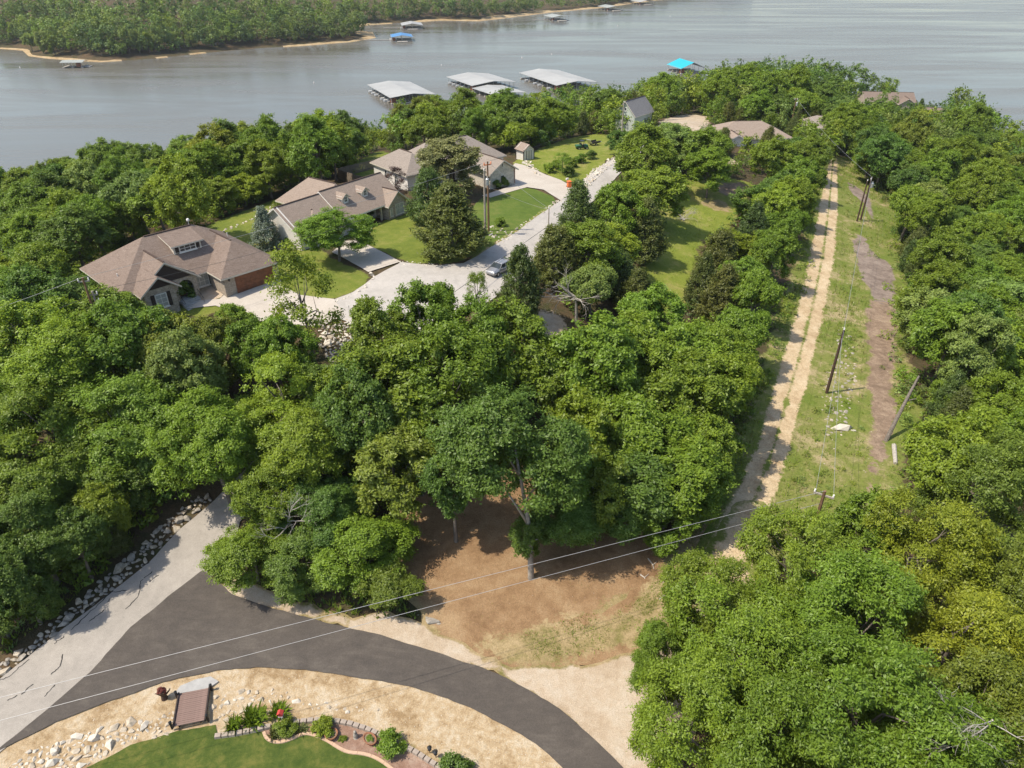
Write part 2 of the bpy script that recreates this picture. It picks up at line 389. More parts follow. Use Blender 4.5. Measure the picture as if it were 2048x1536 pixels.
class MB:
    def __init__(s): s.v = []; s.f = []; s.mi = []
    def add(s, vs, fs, mi=0):
        b = len(s.v); s.v += [tuple(v) for v in vs]
        s.f += [tuple(i+b for i in f) for f in fs]; s.mi += [mi]*len(fs); return s
    def box(s, c, d, rz=0, mi=0, top=1.0):
        x, y, z = d[0]/2, d[1]/2, d[2]/2; cr, sr = math.cos(rz), math.sin(rz); vs = []
        for k in (-1, 1):
            q = top if k > 0 else 1
            for a, b in ((-1, -1), (1, -1), (1, 1), (-1, 1)):
                X, Y = a*x*q, b*y*q
                vs.append((c[0]+X*cr-Y*sr, c[1]+X*sr+Y*cr, c[2]+k*z))
        return s.add(vs, [(3,2,1,0),(4,5,6,7),(0,1,5,4),(1,2,6,5),(2,3,7,6),(3,0,4,7)], mi)
    def slab(s, poly, z0, z1, mi=0):
        n = len(poly)
        vs = [(p[0], p[1], z0) for p in poly] + [(p[0], p[1], z1) for p in poly]
        return s.add(vs, [tuple(range(n))[::-1], tuple(range(n, 2*n))] + [(i, (i+1) % n, n+(i+1) % n, n+i) for i in range(n)], mi)
    def prism(s, poly3, vec, mi=0):
        n = len(poly3); v = Vector(vec)
        vs = [Vector(p) for p in poly3]; vs = vs + [p+v for p in vs]
        return s.add(vs, [tuple(range(n))[::-1], tuple(range(n, 2*n))] + [(i, (i+1) % n, n+(i+1) % n, n+i) for i in range(n)], mi)
    def tube(s, pts, rad, n=6, mi=0, cap=True):
        pts = [Vector(p) for p in pts]
        if not isinstance(rad, (list, tuple)): rad = [rad]*len(pts)
        b = len(s.v); up = Vector((.31, .17, .93))
        for i, p in enumerate(pts):
            t = (pts[min(i+1, len(pts)-1)]-pts[max(i-1, 0)])
            t = t.normalized() if t.length > 1e-9 else Vector((0, 0, 1))
            a = t.cross(up); a = a.normalized() if a.length > .05 else t.cross(Vector((1, 0, 0))).normalized()
            c = t.cross(a)
            for k in range(n):
                g = 2*math.pi*k/n
                s.v.append(tuple(p + (a*math.cos(g)+c*math.sin(g))*rad[i]))
        for i in range(len(pts)-1):
            for k in range(n):
                s.f.append((b+i*n+k, b+i*n+(k+1) % n, b+(i+1)*n+(k+1) % n, b+(i+1)*n+k)); s.mi.append(mi)
        if cap:
            s.f.append(tuple(b+k for k in range(n))[::-1]); s.mi.append(mi)
            e = b+(len(pts)-1)*n; s.f.append(tuple(e+k for k in range(n))); s.mi.append(mi)
        return s
    def lathe(s, prof, c=(0, 0, 0), n=16, mi=0):
        b = len(s.v)
        for r, z in prof:
            for k in range(n):
                g = 2*math.pi*k/n; s.v.append((c[0]+r*math.cos(g), c[1]+r*math.sin(g), c[2]+z))
        for i in range(len(prof)-1):
            for k in range(n):
                s.f.append((b+i*n+k, b+i*n+(k+1) % n, b+(i+1)*n+(k+1) % n, b+(i+1)*n+k)); s.mi.append(mi)
        s.f.append(tuple(b+k for k in range(n))[::-1]); s.mi.append(mi)
        e = b+(len(prof)-1)*n; s.f.append(tuple(e+k for k in range(n))); s.mi.append(mi)
        return s
    def mesh(s, name, mats, smooth=False):
        me = bpy.data.meshes.new(name); me.from_pydata(s.v, [], s.f)
        for m in (mats if isinstance(mats, (list, tuple)) else [mats]): me.materials.append(m)
        me.polygons.foreach_set('material_index', s.mi)
        if smooth: me.polygons.foreach_set('use_smooth', [True]*len(s.f))
        me.update(); return me
    def build(s, name, mats, parent=None, smooth=False):
        return link(bpy.data.objects.new(name, s.mesh(name, mats, smooth)), parent)

def np_mesh(name, V, F, mat, **attrs):
    k = F.shape[1]; me = bpy.data.meshes.new(name)
    me.vertices.add(len(V)); me.vertices.foreach_set('co', V.astype(np.float32).ravel())
    me.loops.add(F.size); me.loops.foreach_set('vertex_index', F.astype(np.int32).ravel())
    me.polygons.add(len(F)); me.polygons.foreach_set('loop_start', np.arange(0, F.size, k, dtype=np.int32))
    me.update(calc_edges=True)
    for n, a in attrs.items():
        if a.ndim == 1:
            at = me.attributes.new(n, 'FLOAT', 'POINT'); at.data.foreach_set('value', a.astype(np.float32))
        else:
            at = me.attributes.new(n, 'FLOAT_COLOR', 'POINT'); at.data.foreach_set('color', a.astype(np.float32).ravel())
    me.materials.append(mat)
    return me

# ------------------------------------------------------------------ sheets laid on the terrain
SHEETS = {}
def dist_np(P, line):
    d = np.full(len(P), 1e9)
    for a, b in zip(line[:-1], line[1:]):
        a = np.array(a); b = np.array(b); ab = b-a
        t = np.clip(((P-a)@ab)/max(ab@ab, 1e-9), 0, 1)
        d = np.minimum(d, np.linalg.norm(P-(a+t[:, None]*ab), axis=1))
    return d
def resample(poly, step):
    out = []
    for i in range(len(poly)):
        a = Vector(poly[i][:2]); b = Vector(poly[(i+1) % len(poly)][:2]); n = max(1, int((b-a).length/step))
        out += [a + (b-a)*k/n for k in range(n)]
    return out
def smooth_poly(poly, it=2):
    for _ in range(it):
        q = []
        for i in range(len(poly)):
            a = Vector(poly[i]); b = Vector(poly[(i+1) % len(poly)])
            q += [a*.75+b*.25, a*.25+b*.75]
        poly = q
    return poly
def inside(px, py, poly):
    c = False; j = len(poly)-1
    for i in range(len(poly)):
        xi, yi = poly[i][0], poly[i][1]; xj, yj = poly[j][0], poly[j][1]
        if (yi > py) != (yj > py) and px < (xj-xi)*(py-yi)/(yj-yi)+xi: c = not c
        j = i
    return c
def inside_np(P, poly):
    c = np.zeros(len(P), bool); poly = np.array([(p[0], p[1]) for p in poly]); j = len(poly)-1
    for i in range(len(poly)):
        xi, yi = poly[i]; xj, yj = poly[j]
        if yi != yj:
            c ^= ((yi > P[:, 1]) != (yj > P[:, 1])) & (P[:, 0] < (xj-xi)*(P[:, 1]-yi)/(yj-yi)+xi)
        j = i
    return c
def wpoly(pxs): return [ground(*p).to_2d() for p in pxs]
def sheet(name, pxs, mat, dz, jit=.25, step=.7, cell=2.0, parent=None, world=False, sm=1):
    poly = [Vector(p) for p in pxs] if world else wpoly(pxs)
    if sm: poly = smooth_poly(poly, sm)
    SHEETS.setdefault(name, []).append(poly)
    q = resample(poly, step)
    rr = random.Random(name)
    if jit:
        ph = [rr.uniform(0, 6.28) for _ in range(4)]; acc = 0; o = []
        for i, p in enumerate(q):
            t = (q[(i+1) % len(q)]-q[i-1]); nn = Vector((-t.y, t.x)); nn = nn.normalized() if nn.length > 1e-6 else nn
            acc += step
            d = .5*math.sin(acc*.45+ph[0])+.35*math.sin(acc*1.13+ph[1])+.25*math.sin(acc*2.3+ph[2])+rr.uniform(-.45, .45)
            o.append(p+nn*d*jit)
        q = o
    xs = [p.x for p in q]; ys = [p.y for p in q]; pts = []
    X, Y = np.meshgrid(np.arange(min(xs), max(xs), cell), np.arange(min(ys), max(ys), cell))
    G = np.c_[X.ravel(), Y.ravel()]
    if len(G):
        G = G[inside_np(G, q)]
        Q = np.array([(p.x, p.y) for p in q])
        if len(G):
            dm = np.array([np.min((Q[:, 0]-g[0])**2+(Q[:, 1]-g[1])**2) for g in G]); G = G[dm > (.3*cell)**2]
        pts = [Vector(g) for g in G]
    n = len(q)
    res = delaunay_2d_cdt([Vector((p.x, p.y)) for p in q]+pts, [(i, (i+1) % n) for i in range(n)], [list(range(n))], 1, 1e-4)
    vs, fs = res[0], res[2]
    m = MB(); m.v = [(v.x, v.y, zt(v.x, v.y)+dz+.05) for v in vs]
    for f in fs:
        a, b, c = [vs[i] for i in f[:3]]
        f = list(f)
        if (b-a).cross(c-a) < 0: f.reverse()
        m.f.append(tuple(f)); m.mi.append(0)
    ob = m.build(name, mat, parent)
    VA = np.array([(v.x, v.y) for v in vs]); ed = dist_np(VA, [tuple(p) for p in q]+[tuple(q[0])])
    ob.data.attributes.new('edge', 'FLOAT', 'POINT').data.foreach_set('value', ed.astype(np.float32))
    if parent is None: ob['kind'] = 'structure'
    return ob
# ------------------------------------------------------------------ the setting: ground, far shore, lake, roads, lawns
ny, nx = GZ.shape
V = np.c_[_X.ravel(), _Y.ravel(), GZ.ravel()]
ii = (np.arange(ny-1)[:, None]*nx + np.arange(nx-1)[None, :]).ravel()
F = np.c_[ii, ii+1, ii+nx+1, ii+nx]
o = link(bpy.data.objects.new('ground', np_mesh('ground', V, F, M['floor']))); tag(o, kind='structure')

o = MB().add([(-3500, -800, 0), (3500, -800, 0), (3500, 5000, 0), (-3500, 5000, 0)], [(0, 1, 2, 3)]).build('lake', M['water']); tag(o, kind='structure')

FAR = [at_z(px, py, 0).to_2d() for px, py in [(-260,96),(-90,96),(0,97),(50,101),(62,112),(100,117),(200,124),(300,118),(400,107),(520,96),(600,92),(700,84),(748,76),(742,64),(700,60),(735,50),(800,46),
        (880,41),(960,42),(1030,34),(1100,25),(1200,16),(1310,1),(1420,-10)]]
FARPOLY = FAR + [Vector((900, 2600)), Vector((-1800, 2600)), Vector((-1800, 600))]
def farz(P):
    d = dist_np(P, FAR); ins = inside_np(P, FARPOLY)
    d = np.where(ins, d, -d)
    n = 3.5*np.sin(P[:, 0]*.013+1)*np.sin(P[:, 1]*.011+.4)
    z = np.where(d < 0, np.maximum(d*.15, -4), np.where(d < 14, d*.13, 1.8+46*(1-np.exp(-(np.maximum(d, 14)-14)/170))+n*np.clip((d-14)/60, 0, 1)))
    return z, d
fx = np.arange(-900, 700, 9.0); fy = np.arange(470, 1700, 9.0)
FX, FY = np.meshgrid(fx, fy); FP = np.c_[FX.ravel(), FY.ravel()]
FZ, FD = farz(FP)
jj = (np.arange(len(fy)-1)[:, None]*len(fx) + np.arange(len(fx)-1)[None, :]).ravel()
F = np.c_[jj, jj+1, jj+len(fx)+1, jj+len(fx)]
keep = FD[F].max(1) > -14
o = link(bpy.data.objects.new('far_shore_hill', np_mesh('far_shore_hill', np.c_[FP, FZ], F[keep], M['floor']))); tag(o, kind='structure')
# sandy strip along the far water's edge
m = MB(); line = []
for a, b in zip(FAR[2:-1], FAR[3:]):
    n = max(1, int((b-a).length/4))
    line += [a+(b-a)*k/n for k in range(n)]
rr = random.Random(5); q = []
for i, p in enumerate(line):
    t = (line[min(i+2, len(line)-1)]-line[max(i-2, 0)]).normalized(); nn = Vector((-t.y, t.x))
    wd = (2.2+3.4*math.sin(i*.09)+2.2*math.sin(i*.31)+rr.uniform(-1, 1))
    if i*4 > 330: wd = wd*1.3+3.5
    if i*4 < 130: wd *= .35
    wd = max(.3, wd)
    a = p-nn*1.5; b = p+nn*wd
    q.append((a, b))
P2 = np.array([tuple(x) for ab in q for x in ab]); Z2, _ = farz(P2)
for k, (ab) in enumerate(q): m.v += [(ab[0].x, ab[0].y, .03), (ab[1].x, ab[1].y, max(Z2[2*k+1], .1)+.45)]
m.f = [(2*i, 2*i+2, 2*i+3, 2*i+1) for i in range(len(q)-1) if (q[i][1]-q[i][0]).length > 2.6 or (q[i+1][1]-q[i+1][0]).length > 2.6]; m.mi = [0]*len(m.f)
tag(m.build('sandy_shore', M['beach']), kind='structure')

# near road junction
ASPH_TOP = [(405,1144),(412,1146),(442,1170),(465,1191),(502,1204),(600,1234),(700,1260),(763,1272),(874,1307),(965,1338),(1049,1377),(1119,1419),(1188,1478),(1244,1536),(1300,1610),(1340,1680)]
ASPH_BOT = [(1230,1680),(1180,1600),(1122,1536),(1070,1488),(1014,1454),(944,1419),(857,1386),(787,1370),(700,1354),(610,1341),(525,1337),(431,1344),(326,1367),(225,1402),(112,1447),(37,1485),(-20,1515),(-110,1570)]
OLD_R = [(-110,1565),(0,1500),(97,1421),(180,1346),(262,1256),(337,1196),(405,1144)]
sheet('gravel_bank', [(-150,1600)]+[(x, y-6) for x, y in ASPH_BOT[::-1]]+[(1250,1740),(900,1760),(300,1760)], M['gravel'], .02, .1, sm=0)
sheet('dirt_clearing', [(770,930),(1000,940),(1260,980),(1330,1080),(1312,1150),(1262,1218),(1100,1262),(960,1296),(880,1298),(826,1236),(795,1150)], blend_mat('bare_brown_soil','dry_weedy_verge',1.2,1.4), .03, .5, cell=1.2)
sheet('weedy_verge', [(850,1262),(930,1280),(1010,1262),(1150,1232),(1262,1195),(1318,1120),(1390,1020),(1440,1040),(1420,1130),(1380,1220),(1320,1290),(1200,1335),(1050,1350),(930,1315)], blend_mat('dry_weedy_verge','bare_brown_soil',1.5,1.6), .05, .6, cell=0.9)
sheet('gravel_apron', [(442,1160),(520,1168),(600,1200),(700,1236),(800,1236),(872,1262),(950,1298),(1050,1340),(1200,1332),(1290,1300),(1390,1220),(1420,1130),(1480,1120),(1480,1250),(1400,1400),(1360,1560),(1360,1690)]+[(x-4, y+6) for x, y in ASPH_TOP[::-1][:-2]], blend_mat('pale_gravel_apron','dry_weedy_verge',.42,.9), .07, .45, cell=0.7)
sheet('old_road', [(-110,1570),(-110,1430),(0,1361),(127,1260),(225,1185),(300,1125),(360,1061),(431,1001),(500,930),(560,870),(640,880),(560,960),(480,1045),(462,1110),(412,1150),(345,1204),(268,1266),(186,1354),(100,1430),(0,1508)], M['oldroad'], .09, .06, sm=0)
sheet('asphalt_road', OLD_R + ASPH_TOP[1:] + ASPH_BOT, M['asphalt'], .11, .07, .5, sm=0)
SEAM = [[(300,1128),(283,1135)],[(306,1146),(282,1165),(279,1193),(249,1224)],[(319,1152),(297,1168)],[(228,1183),(205,1205),(170,1237),(140,1265)],[(210,1222),(175,1248)],[(130,1275),(107,1291)],
        [(127,1311),(122,1335),(100,1354)],[(68,1370),(40,1395)],[(112,1372),(88,1398)],[(60,1320),(20,1355),(-10,1368)],[(15,1403),(40,1392)],[(221,1200),(216,1208)],[(150,1236),(170,1220),(225,1187),(258,1182)]]
for ln in SEAM:
    pts = []
    for k in range(len(ln)-1):
        for t in np.linspace(0, 1, 9)[:-1]:
            pts.append((ln[k][0]+(ln[k+1][0]-ln[k][0])*t+random.uniform(-1.1, 1.1), ln[k][1]+(ln[k+1][1]-ln[k][1])*t+random.uniform(-1.1, 1.1)))
    g = [ground(*p) for p in pts]; m = MB()
    for i, p in enumerate(g):
        t = (g[min(i+1, len(g)-1)]-g[max(i-1, 0)]); nn = Vector((-t.y, t.x, 0)).normalized()*random.uniform(.025, .055)
        for q in (p-nn, p+nn): m.v.append((q.x, q.y, zt(q.x, q.y)+.15))
    m.f = [(2*i, 2*i+2, 2*i+3, 2*i+1) for i in range(len(g)-1)]; m.mi = [0]*len(m.f)
    m.build('crack_seal', M['crack'], bpy.data.objects['old_road'])

# utility corridor with its dirt track
sheet('corridor_grass', [(1350,1180),(1385,1040),(1445,900),(1488,780),(1522,680),(1562,570),(1598,470),(1632,350),(1648,312),(1702,314),(1748,358),(1822,425),(1812,500),(1838,570),(1826,660),(1826,780),(1880,810),(1830,930),(1820,1020),(1780,1090),(1560,1150),(1470,1220)], blend_mat('weedy_corridor_ground','forest_floor',1.6), .03, .5)
TR = [(1380,1190,1495),(1412,1120,1508),(1440,1060,1522),(1470,1000,1546),(1515,900,1574),(1545,800,1601),(1575,700,1628),(1603,600,1651),(1625,500,1668),(1640,420,1673),(1655,340,1673),(1662,318,1674)]
def track():
    m = MB(); ac = []; rows = []
    W_ = [(ground(a, y), ground(b, y)) for a, y, b in TR]
    for (a0, b0), (a1, b1) in zip(W_[:-1], W_[1:]):
        n = max(1, int((a1-a0).length/.8)); rows += [(a0.lerp(a1, k/n), b0.lerp(b1, k/n)) for k in range(n)]
    rows.append(W_[-1]); fs = np.linspace(-.35, 1.35, 18)
    for a, b in rows:
        for f in fs:
            q = a+(b-a)*f; m.v.append((q.x, q.y, zt(q.x, q.y)+.13)); ac.append(f)
    nf = len(fs)
    for i in range(len(rows)-1):
        for k in range(nf-1): m.f.append((i*nf+k, i*nf+k+1, i*nf+nf+k+1, i*nf+nf+k)); m.mi.append(0)
    o = m.build('dirt_track', M['track2']); o.data.attributes.new('across', 'FLOAT', 'POINT').data.foreach_set('value', ac); tag(o, kind='structure')
    SHEETS['dirt_track'] = [[r[0].to_2d() for r in rows]+[r[1].to_2d() for r in rows[::-1]]]
track()
sheet('track_mouth', [(1360,1215),(1405,1110),(1440,1045),(1470,1005),(1545,1005),(1525,1070),(1510,1130),(1490,1215)], blend_mat('pale_track_soil','weedy_corridor_ground',1.2,1.4), .10, .3, cell=0.8)
sheet('wood_chip_patch', [(1702,468),(1732,472),(1748,506),(1780,526),(1798,566),(1790,612),(1748,616),(1730,572),(1706,522)], blend_mat('wood_chip_mulch','weedy_corridor_ground',.7,1.1), .06, .4, cell=0.8)
sheet('brown_dirt_path', [(1690,360),(1712,372),(1740,392),(1752,440),(1740,440),(1722,402),(1698,385)], blend_mat('wood_chip_mulch','weedy_corridor_ground',.6,1.1), .06, .3, cell=0.7)
sheet('brown_dirt_path', [(1722,600),(1796,596),(1796,690),(1792,760),(1796,830),(1792,900),(1762,960),(1740,1010),(1712,1040),(1690,1036),(1722,985),(1738,920),(1736,840),(1728,740),(1732,680)], blend_mat('dark_brown_dirt','weedy_corridor_ground',.9,1.9), .06, .4, cell=0.7)
sheet('meadow', [(1300,360),(1510,350),(1500,440),(1415,480),(1395,560),(1370,650),(1210,640),(1240,540),(1320,500)], blend_mat('rough_meadow_grass','forest_floor',1.5), .03, .6)
sheet('bare_meadow_patch', [(1395,398),(1450,400),(1476,425),(1450,430),(1400,412)], blend_mat('dry_weedy_verge','rough_meadow_grass',1.2,1.8), .06, .5, cell=1.0)
sheet('bare_meadow_patch', [(1420,368),(1500,360),(1490,402),(1440,395)], blend_mat('dark_brown_dirt','rough_meadow_grass',1.4,1.8), .06, .5, cell=1.0)

# street, drives and lawns of the houses
sheet('lawn', [(395,470),(420,446),(480,426),(560,394),(625,385),(650,440),(640,500),(680,522),(738,545),(748,560),(708,588),(664,606),(590,600),(545,560),(500,600),(420,640),(360,640),(330,600),(380,520)], blend_mat('lawn_grass','forest_floor',.7), .03, .2)
sheet('lawn', [(700,480),(731,470),(746,452),(800,425),(860,400),(925,420),(955,480),(985,470),(1035,462),(960,508),(927,527),(881,532),(803,527),(760,505)], blend_mat('lawn_grass','forest_floor',.7), .035, .15)
sheet('mown_lawn', [(930,500),(935,440),(960,394),(1018,382),(1054,374),(1122,400),(1085,424),(1033,460),(992,487),(957,509)], M['lawn_dark'], .05, .15)
sheet('lawn', [(1020,330),(1052,312),(1110,285),(1180,268),(1240,272),(1258,292),(1205,332),(1150,372),(1098,352),(1046,330)], M['meadow'], .035, .3)
sheet('lawn', [(672,352),(700,330),(760,300),(790,310),(775,380),(715,380)], blend_mat('lawn_grass','forest_floor',.7), .035, .3)
sheet('dirt_verge', [(930,520),(965,500),(1000,478),(1060,442),(1100,410),(1112,414),(1060,455),(1000,495),(960,525)], blend_mat('dry_weedy_verge','lawn_grass',.8,1.5), .065, .3, cell=0.6)
sheet('street', [(668,601),(706,586),(730,569),(747,556),(803,526),(845,531),(881,532),(927,528),(956,513),(992,490),(1033,465),(1085,427),(1122,402),(1146,376),(1203,332),(1234,316),(1256,297),(1280,275),(1320,250),(1360,262),(1300,292),(1270,320),(1222,367),(1190,400),(1120,462),(1075,510),(1040,560),(985,600),(900,650),(800,668),(720,655),(680,640)], M['street'], .09, .06, sm=0)
sheet('gravel_lot', [(1300,250),(1330,234),(1385,228),(1430,236),(1420,262),(1370,268)], blend_mat('pale_gravel_apron','forest_floor',1.5), .07, .5, cell=1.2)
sheet('gravel_lot', [(1380,320),(1470,312),(1480,335),(1400,345)], blend_mat('pale_gravel_apron','forest_floor',1.5), .07, .5, cell=1.2)
sheet('gravel_patch', [(1060,610),(1140,632),(1150,665),(1110,690),(1050,670)], blend_mat('pale_gravel_apron','forest_floor',1.5), .07, .4, cell=0.8)
sheet('driveway', [(373,606),(375,620),(432,613),(449,619),(520,644),(640,656),(690,632),(668,600),(600,592),(565,574),(559,549),(462,580),(440,600)], M['concrete'], .11, .03, sm=0)
sheet('gravel_bed', [(383,585),(432,572),(450,588),(440,600),(378,606)], M['sand'], .09, .1, .4, .8)
sheet('driveway', [(737,546),(801,525),(716,482),(690,484),(664,506)], M['concrete'], .105, .03, sm=0)
sheet('walkway', [(716,486),(728,478),(741,468),(745,456),(738,446),(726,448),(730,458),(722,468),(706,478)], M['concrete'], .12, .03, .3, .8)
sheet('driveway', [(964,393),(1003,380),(1030,370),(1020,340),(1030,328),(1046,331),(1092,351),(1122,362),(1148,377),(1122,403),(1087,381),(1054,376),(1018,386),(981,397)], M['concrete'], .115, .03, sm=0)

# garden in the foreground
LAWN_E = [(176,1536),(262,1492),(356,1463),(431,1452),(436,1472),(500,1466),(528,1466),(534,1481),(556,1488),(581,1482),(608,1468),(627,1471),(654,1482),(673,1495),(695,1507),(727,1509),(752,1517),(778,1534),(830,1580)]
sheet('foreground_lawn', LAWN_E+[(860,1760),(100,1760),(100,1590)], M['lawn_near'], .07, .05, .35, 1.2, sm=0)
sheet('flower_bed', [(528,1468),(534,1455),(590,1446),(632,1443),(690,1447),(732,1459),(790,1483),(829,1506),(880,1538),(940,1600),(840,1600),(778,1536),(752,1519),(727,1511),(695,1509),(673,1497),(654,1484),(627,1473),(608,1470),(581,1484),(556,1490),(534,1483)], M['bed'], .06, .05, .4, .8, sm=0)
sheet('dry_verge', [(440,1462),(560,1420),(640,1432),(700,1436),(780,1470),(860,1510),(960,1560),(1050,1600),(940,1610),(870,1540),(800,1490),(730,1460),(660,1444),(560,1455)], blend_mat('dry_weedy_verge','yellow_gravel_bank',.5,1.6), .045, .3, .5, .5)
# ------------------------------------------------------------------ vegetation
def unit(a): return a/np.maximum(np.linalg.norm(a, axis=-1, keepdims=True), 1e-9)
def leaves(P, N, L, rng, wid=.5, fold=.25):
    """four-cornered leaves at P, facing N, of length L; returns verts, quads"""
    n = len(P)
    t = unit(np.cross(N, rng.normal(size=(n, 3)))); b = np.cross(N, t)
    L = (L*rng.uniform(.65, 1.35, n))[:, None]
    W = L*wid
    v = np.stack([P-t*L*.5, P+b*W*.5-N*W*fold, P+t*L*.5, P-b*W*.5-N*W*fold], 1).reshape(-1, 3)
    return v, np.arange(4*n).reshape(n, 4)
def crown_clusters(rng, npuff, ncl, flat=.9, spread=1.0):
    """a crown of several limb masses of unlike size and height, each set with leafy puffs that are open below"""
    nm = int(rng.integers(9, 13)); ph = rng.uniform(0, 6.28)
    mc, mr = [np.array([rng.normal()*.1, rng.normal()*.1, rng.uniform(.30, .5)])], [rng.uniform(.36, .46)]
    for i in range(nm):
        a = ph+i*2.39996+rng.normal()*.3; r = rng.uniform(.30, .66); z = rng.uniform(-.85, .45)*(1.22-r)
        mc.append(np.array([r*math.cos(a), r*math.sin(a), z])); mr.append(rng.uniform(.26, .45)*(1.12-.25*r))
    mc = np.array(mc)*np.array([1, 1, flat])*spread; mr = np.array(mr)
    k = rng.choice(len(mr), npuff, p=mr**2/(mr**2).sum())
    out = unit(mc[k]*np.array([1, 1, .8])+np.array([0, 0, .25]))
    d = unit(rng.normal(size=(npuff, 3))+out*.85)
    c = mc[k]+d*mr[k][:, None]*rng.uniform(.55, 1.0, (npuff, 1))*np.array([1, 1, 1.15*flat])
    pr = rng.uniform(.10, .21, npuff)
    up = unit(d*.8+np.array([0, 0, .55]))
    cp, cd, cs = [], [], []
    for i in range(npuff):
        q = unit(rng.normal(size=(ncl*3, 3))); q = q[(q@up[i]) > .05][:ncl]
        ex = np.where(rng.random((len(q), 1)) < .10, rng.uniform(1.3, 1.8, (len(q), 1)), rng.uniform(.6, 1.1, (len(q), 1)))
        cp.append(c[i]+q*pr[i]*ex); cd.append(unit(q*.8+up[i]*.6)); cs.append(np.full(len(q), pr[i]))
    return np.concatenate(cp), np.concatenate(cd), np.concatenate(cs), c
def make_leafy(name, seed, nleaf, leaf, npuff=36, ncl=14, hc=1.55, flat=.95, csz=.085, wid=.5):
    rng = np.random.default_rng(seed)
    cp, cd, cs, pc = crown_clusters(rng, npuff, ncl, flat)
    k = rng.integers(0, len(cp), nleaf)
    P = cp[k]+rng.normal(size=(nleaf, 3))*csz*np.array([1, 1, .75])
    N = unit(cd[k]*.75+np.array([0, 0, .45])+rng.normal(size=(nleaf, 3))*.55)
    P[:, 2] += hc
    v, f = leaves(P, N, leaf, rng, wid)
    cr = rng.random(len(cp))
    rnd = np.repeat(np.clip(.45*rng.random(nleaf)+.55*cr[k], 0, 1), 4)
    cme = np_mesh(name+'_crown', v, f, M['leaf'], rnd=rnd)
    m = MB(); bend = rng.uniform(-.06, .06, 2)
    tr = [(0, 0, -.25), (0, 0, .05), (bend[0], bend[1], hc*.45), (bend[0]*.5, bend[1]*1.5, hc*.8), (0, 0, hc-.05)]
    m.tube(tr, [.085, .068, .050, .034, .008], 7)
    for i in rng.choice(len(pc), min(13, len(pc)), replace=False):
        e = Vector(pc[i])*.78+Vector((0, 0, hc)); z0 = rng.uniform(.5, .95)*hc
        s0 = Vector((bend[0]*.7, bend[1], min(z0, e.z-.05)))
        mid = s0.lerp(e, .5)+Vector(rng.normal(size=3)*.06)
        m.tube([s0, mid, e], [.022, .014, .004], 5)
    return cme, m.mesh(name+'_trunk', M['bark'], True), hc
def make_cedar(name, seed, nleaf, hgt=2.9, leaf=.11, bare=.12, point=.8):
    rng = np.random.default_rng(seed)
    n = 330
    z = bare*hgt+(1-bare)*hgt*rng.random(n)**1.15*.97
    t = (z/hgt-bare)/(1-bare)
    prof = np.minimum(1.0, .62+1.9*t)*np.maximum(0.0, (1-t))**point
    prof = np.clip(prof, .03, 1)
    az = rng.uniform(0, 6.28, n); a0 = rng.uniform(0, 6.28, 2)
    r = prof*rng.uniform(.55, 1.08, n)*(1+.16*np.sin(3*az+a0[0]+z*2))
    cp = np.c_[r*np.cos(az), r*np.sin(az), z]
    out = np.c_[np.cos(az), np.sin(az), np.full(n, .75)]; out = unit(out)
    k = rng.integers(0, n, nleaf)
    P = cp[k]+out[k]*rng.uniform(-.10, .16, (nleaf, 1))+rng.normal(size=(nleaf, 3))*.06
    N = unit(out[k]*.6+rng.normal(size=(nleaf, 3))*.7+np.array([0, 0, .3]))
    v, f = leaves(P, N, leaf, rng, .32)
    cr = rng.random(n)
    cme = np_mesh(name+'_crown', v, f, M['leaf'], rnd=np.repeat(np.clip(.4*rng.random(nleaf)+.55*cr[k], 0, 1), 4))
    m = MB().tube([(0, 0, -.3), (0, 0, bare*hgt), (.02, .01, hgt*.6), (0, 0, hgt*.93)], [.075, .06, .035, .01], 7)
    for i in rng.choice(n, 16, replace=False):
        p = Vector(cp[i]); m.tube([(0, 0, max(.1, p.z-.35*math.hypot(p.x, p.y))), p], [.018, .005], 4)
    return cme, m.mesh(name+'_trunk', M['bark'], True), 0
LEAFY = [make_leafy('leafy', 100+i, 30000, .070, 104+8*(i % 3), 8, csz=.05, hc=[1.5, 1.65, 1.45, 1.6, 1.7][i], flat=[.9, 1.05, .85, 1.0, 1.15][i]) for i in range(5)]
NEAR = [make_leafy('big_leafy', 200+i, 66000, .042, 140, 10, hc=1.5, flat=[.85, .8, .95, .9][i], csz=.042) for i in range(4)]
POINTY = [make_leafy('hickory', 250+i, 60000, .044, 126, 10, hc=1.45, flat=.9, csz=.045, wid=.40) for i in range(3)]
CEDAR = [make_cedar('cedar', 300+i, 13000, [2.7, 3.0, 2.5][i], .115, .1, [.75, .9, .62][i]) for i in range(3)]
SPRUCE = make_cedar('spruce', 330, 12000, 2.9, .12, .04, 1.0)
SPARSE = [make_leafy('sparse', 350+i, 4600, .075, 50, 6, hc=1.7, flat=1.15, csz=.075) for i in range(2)]
SHRUB = [make_leafy('shrub', 380+i, 5000, .15, 20, 10, hc=.75, flat=.8, csz=.12) for i in range(3)]

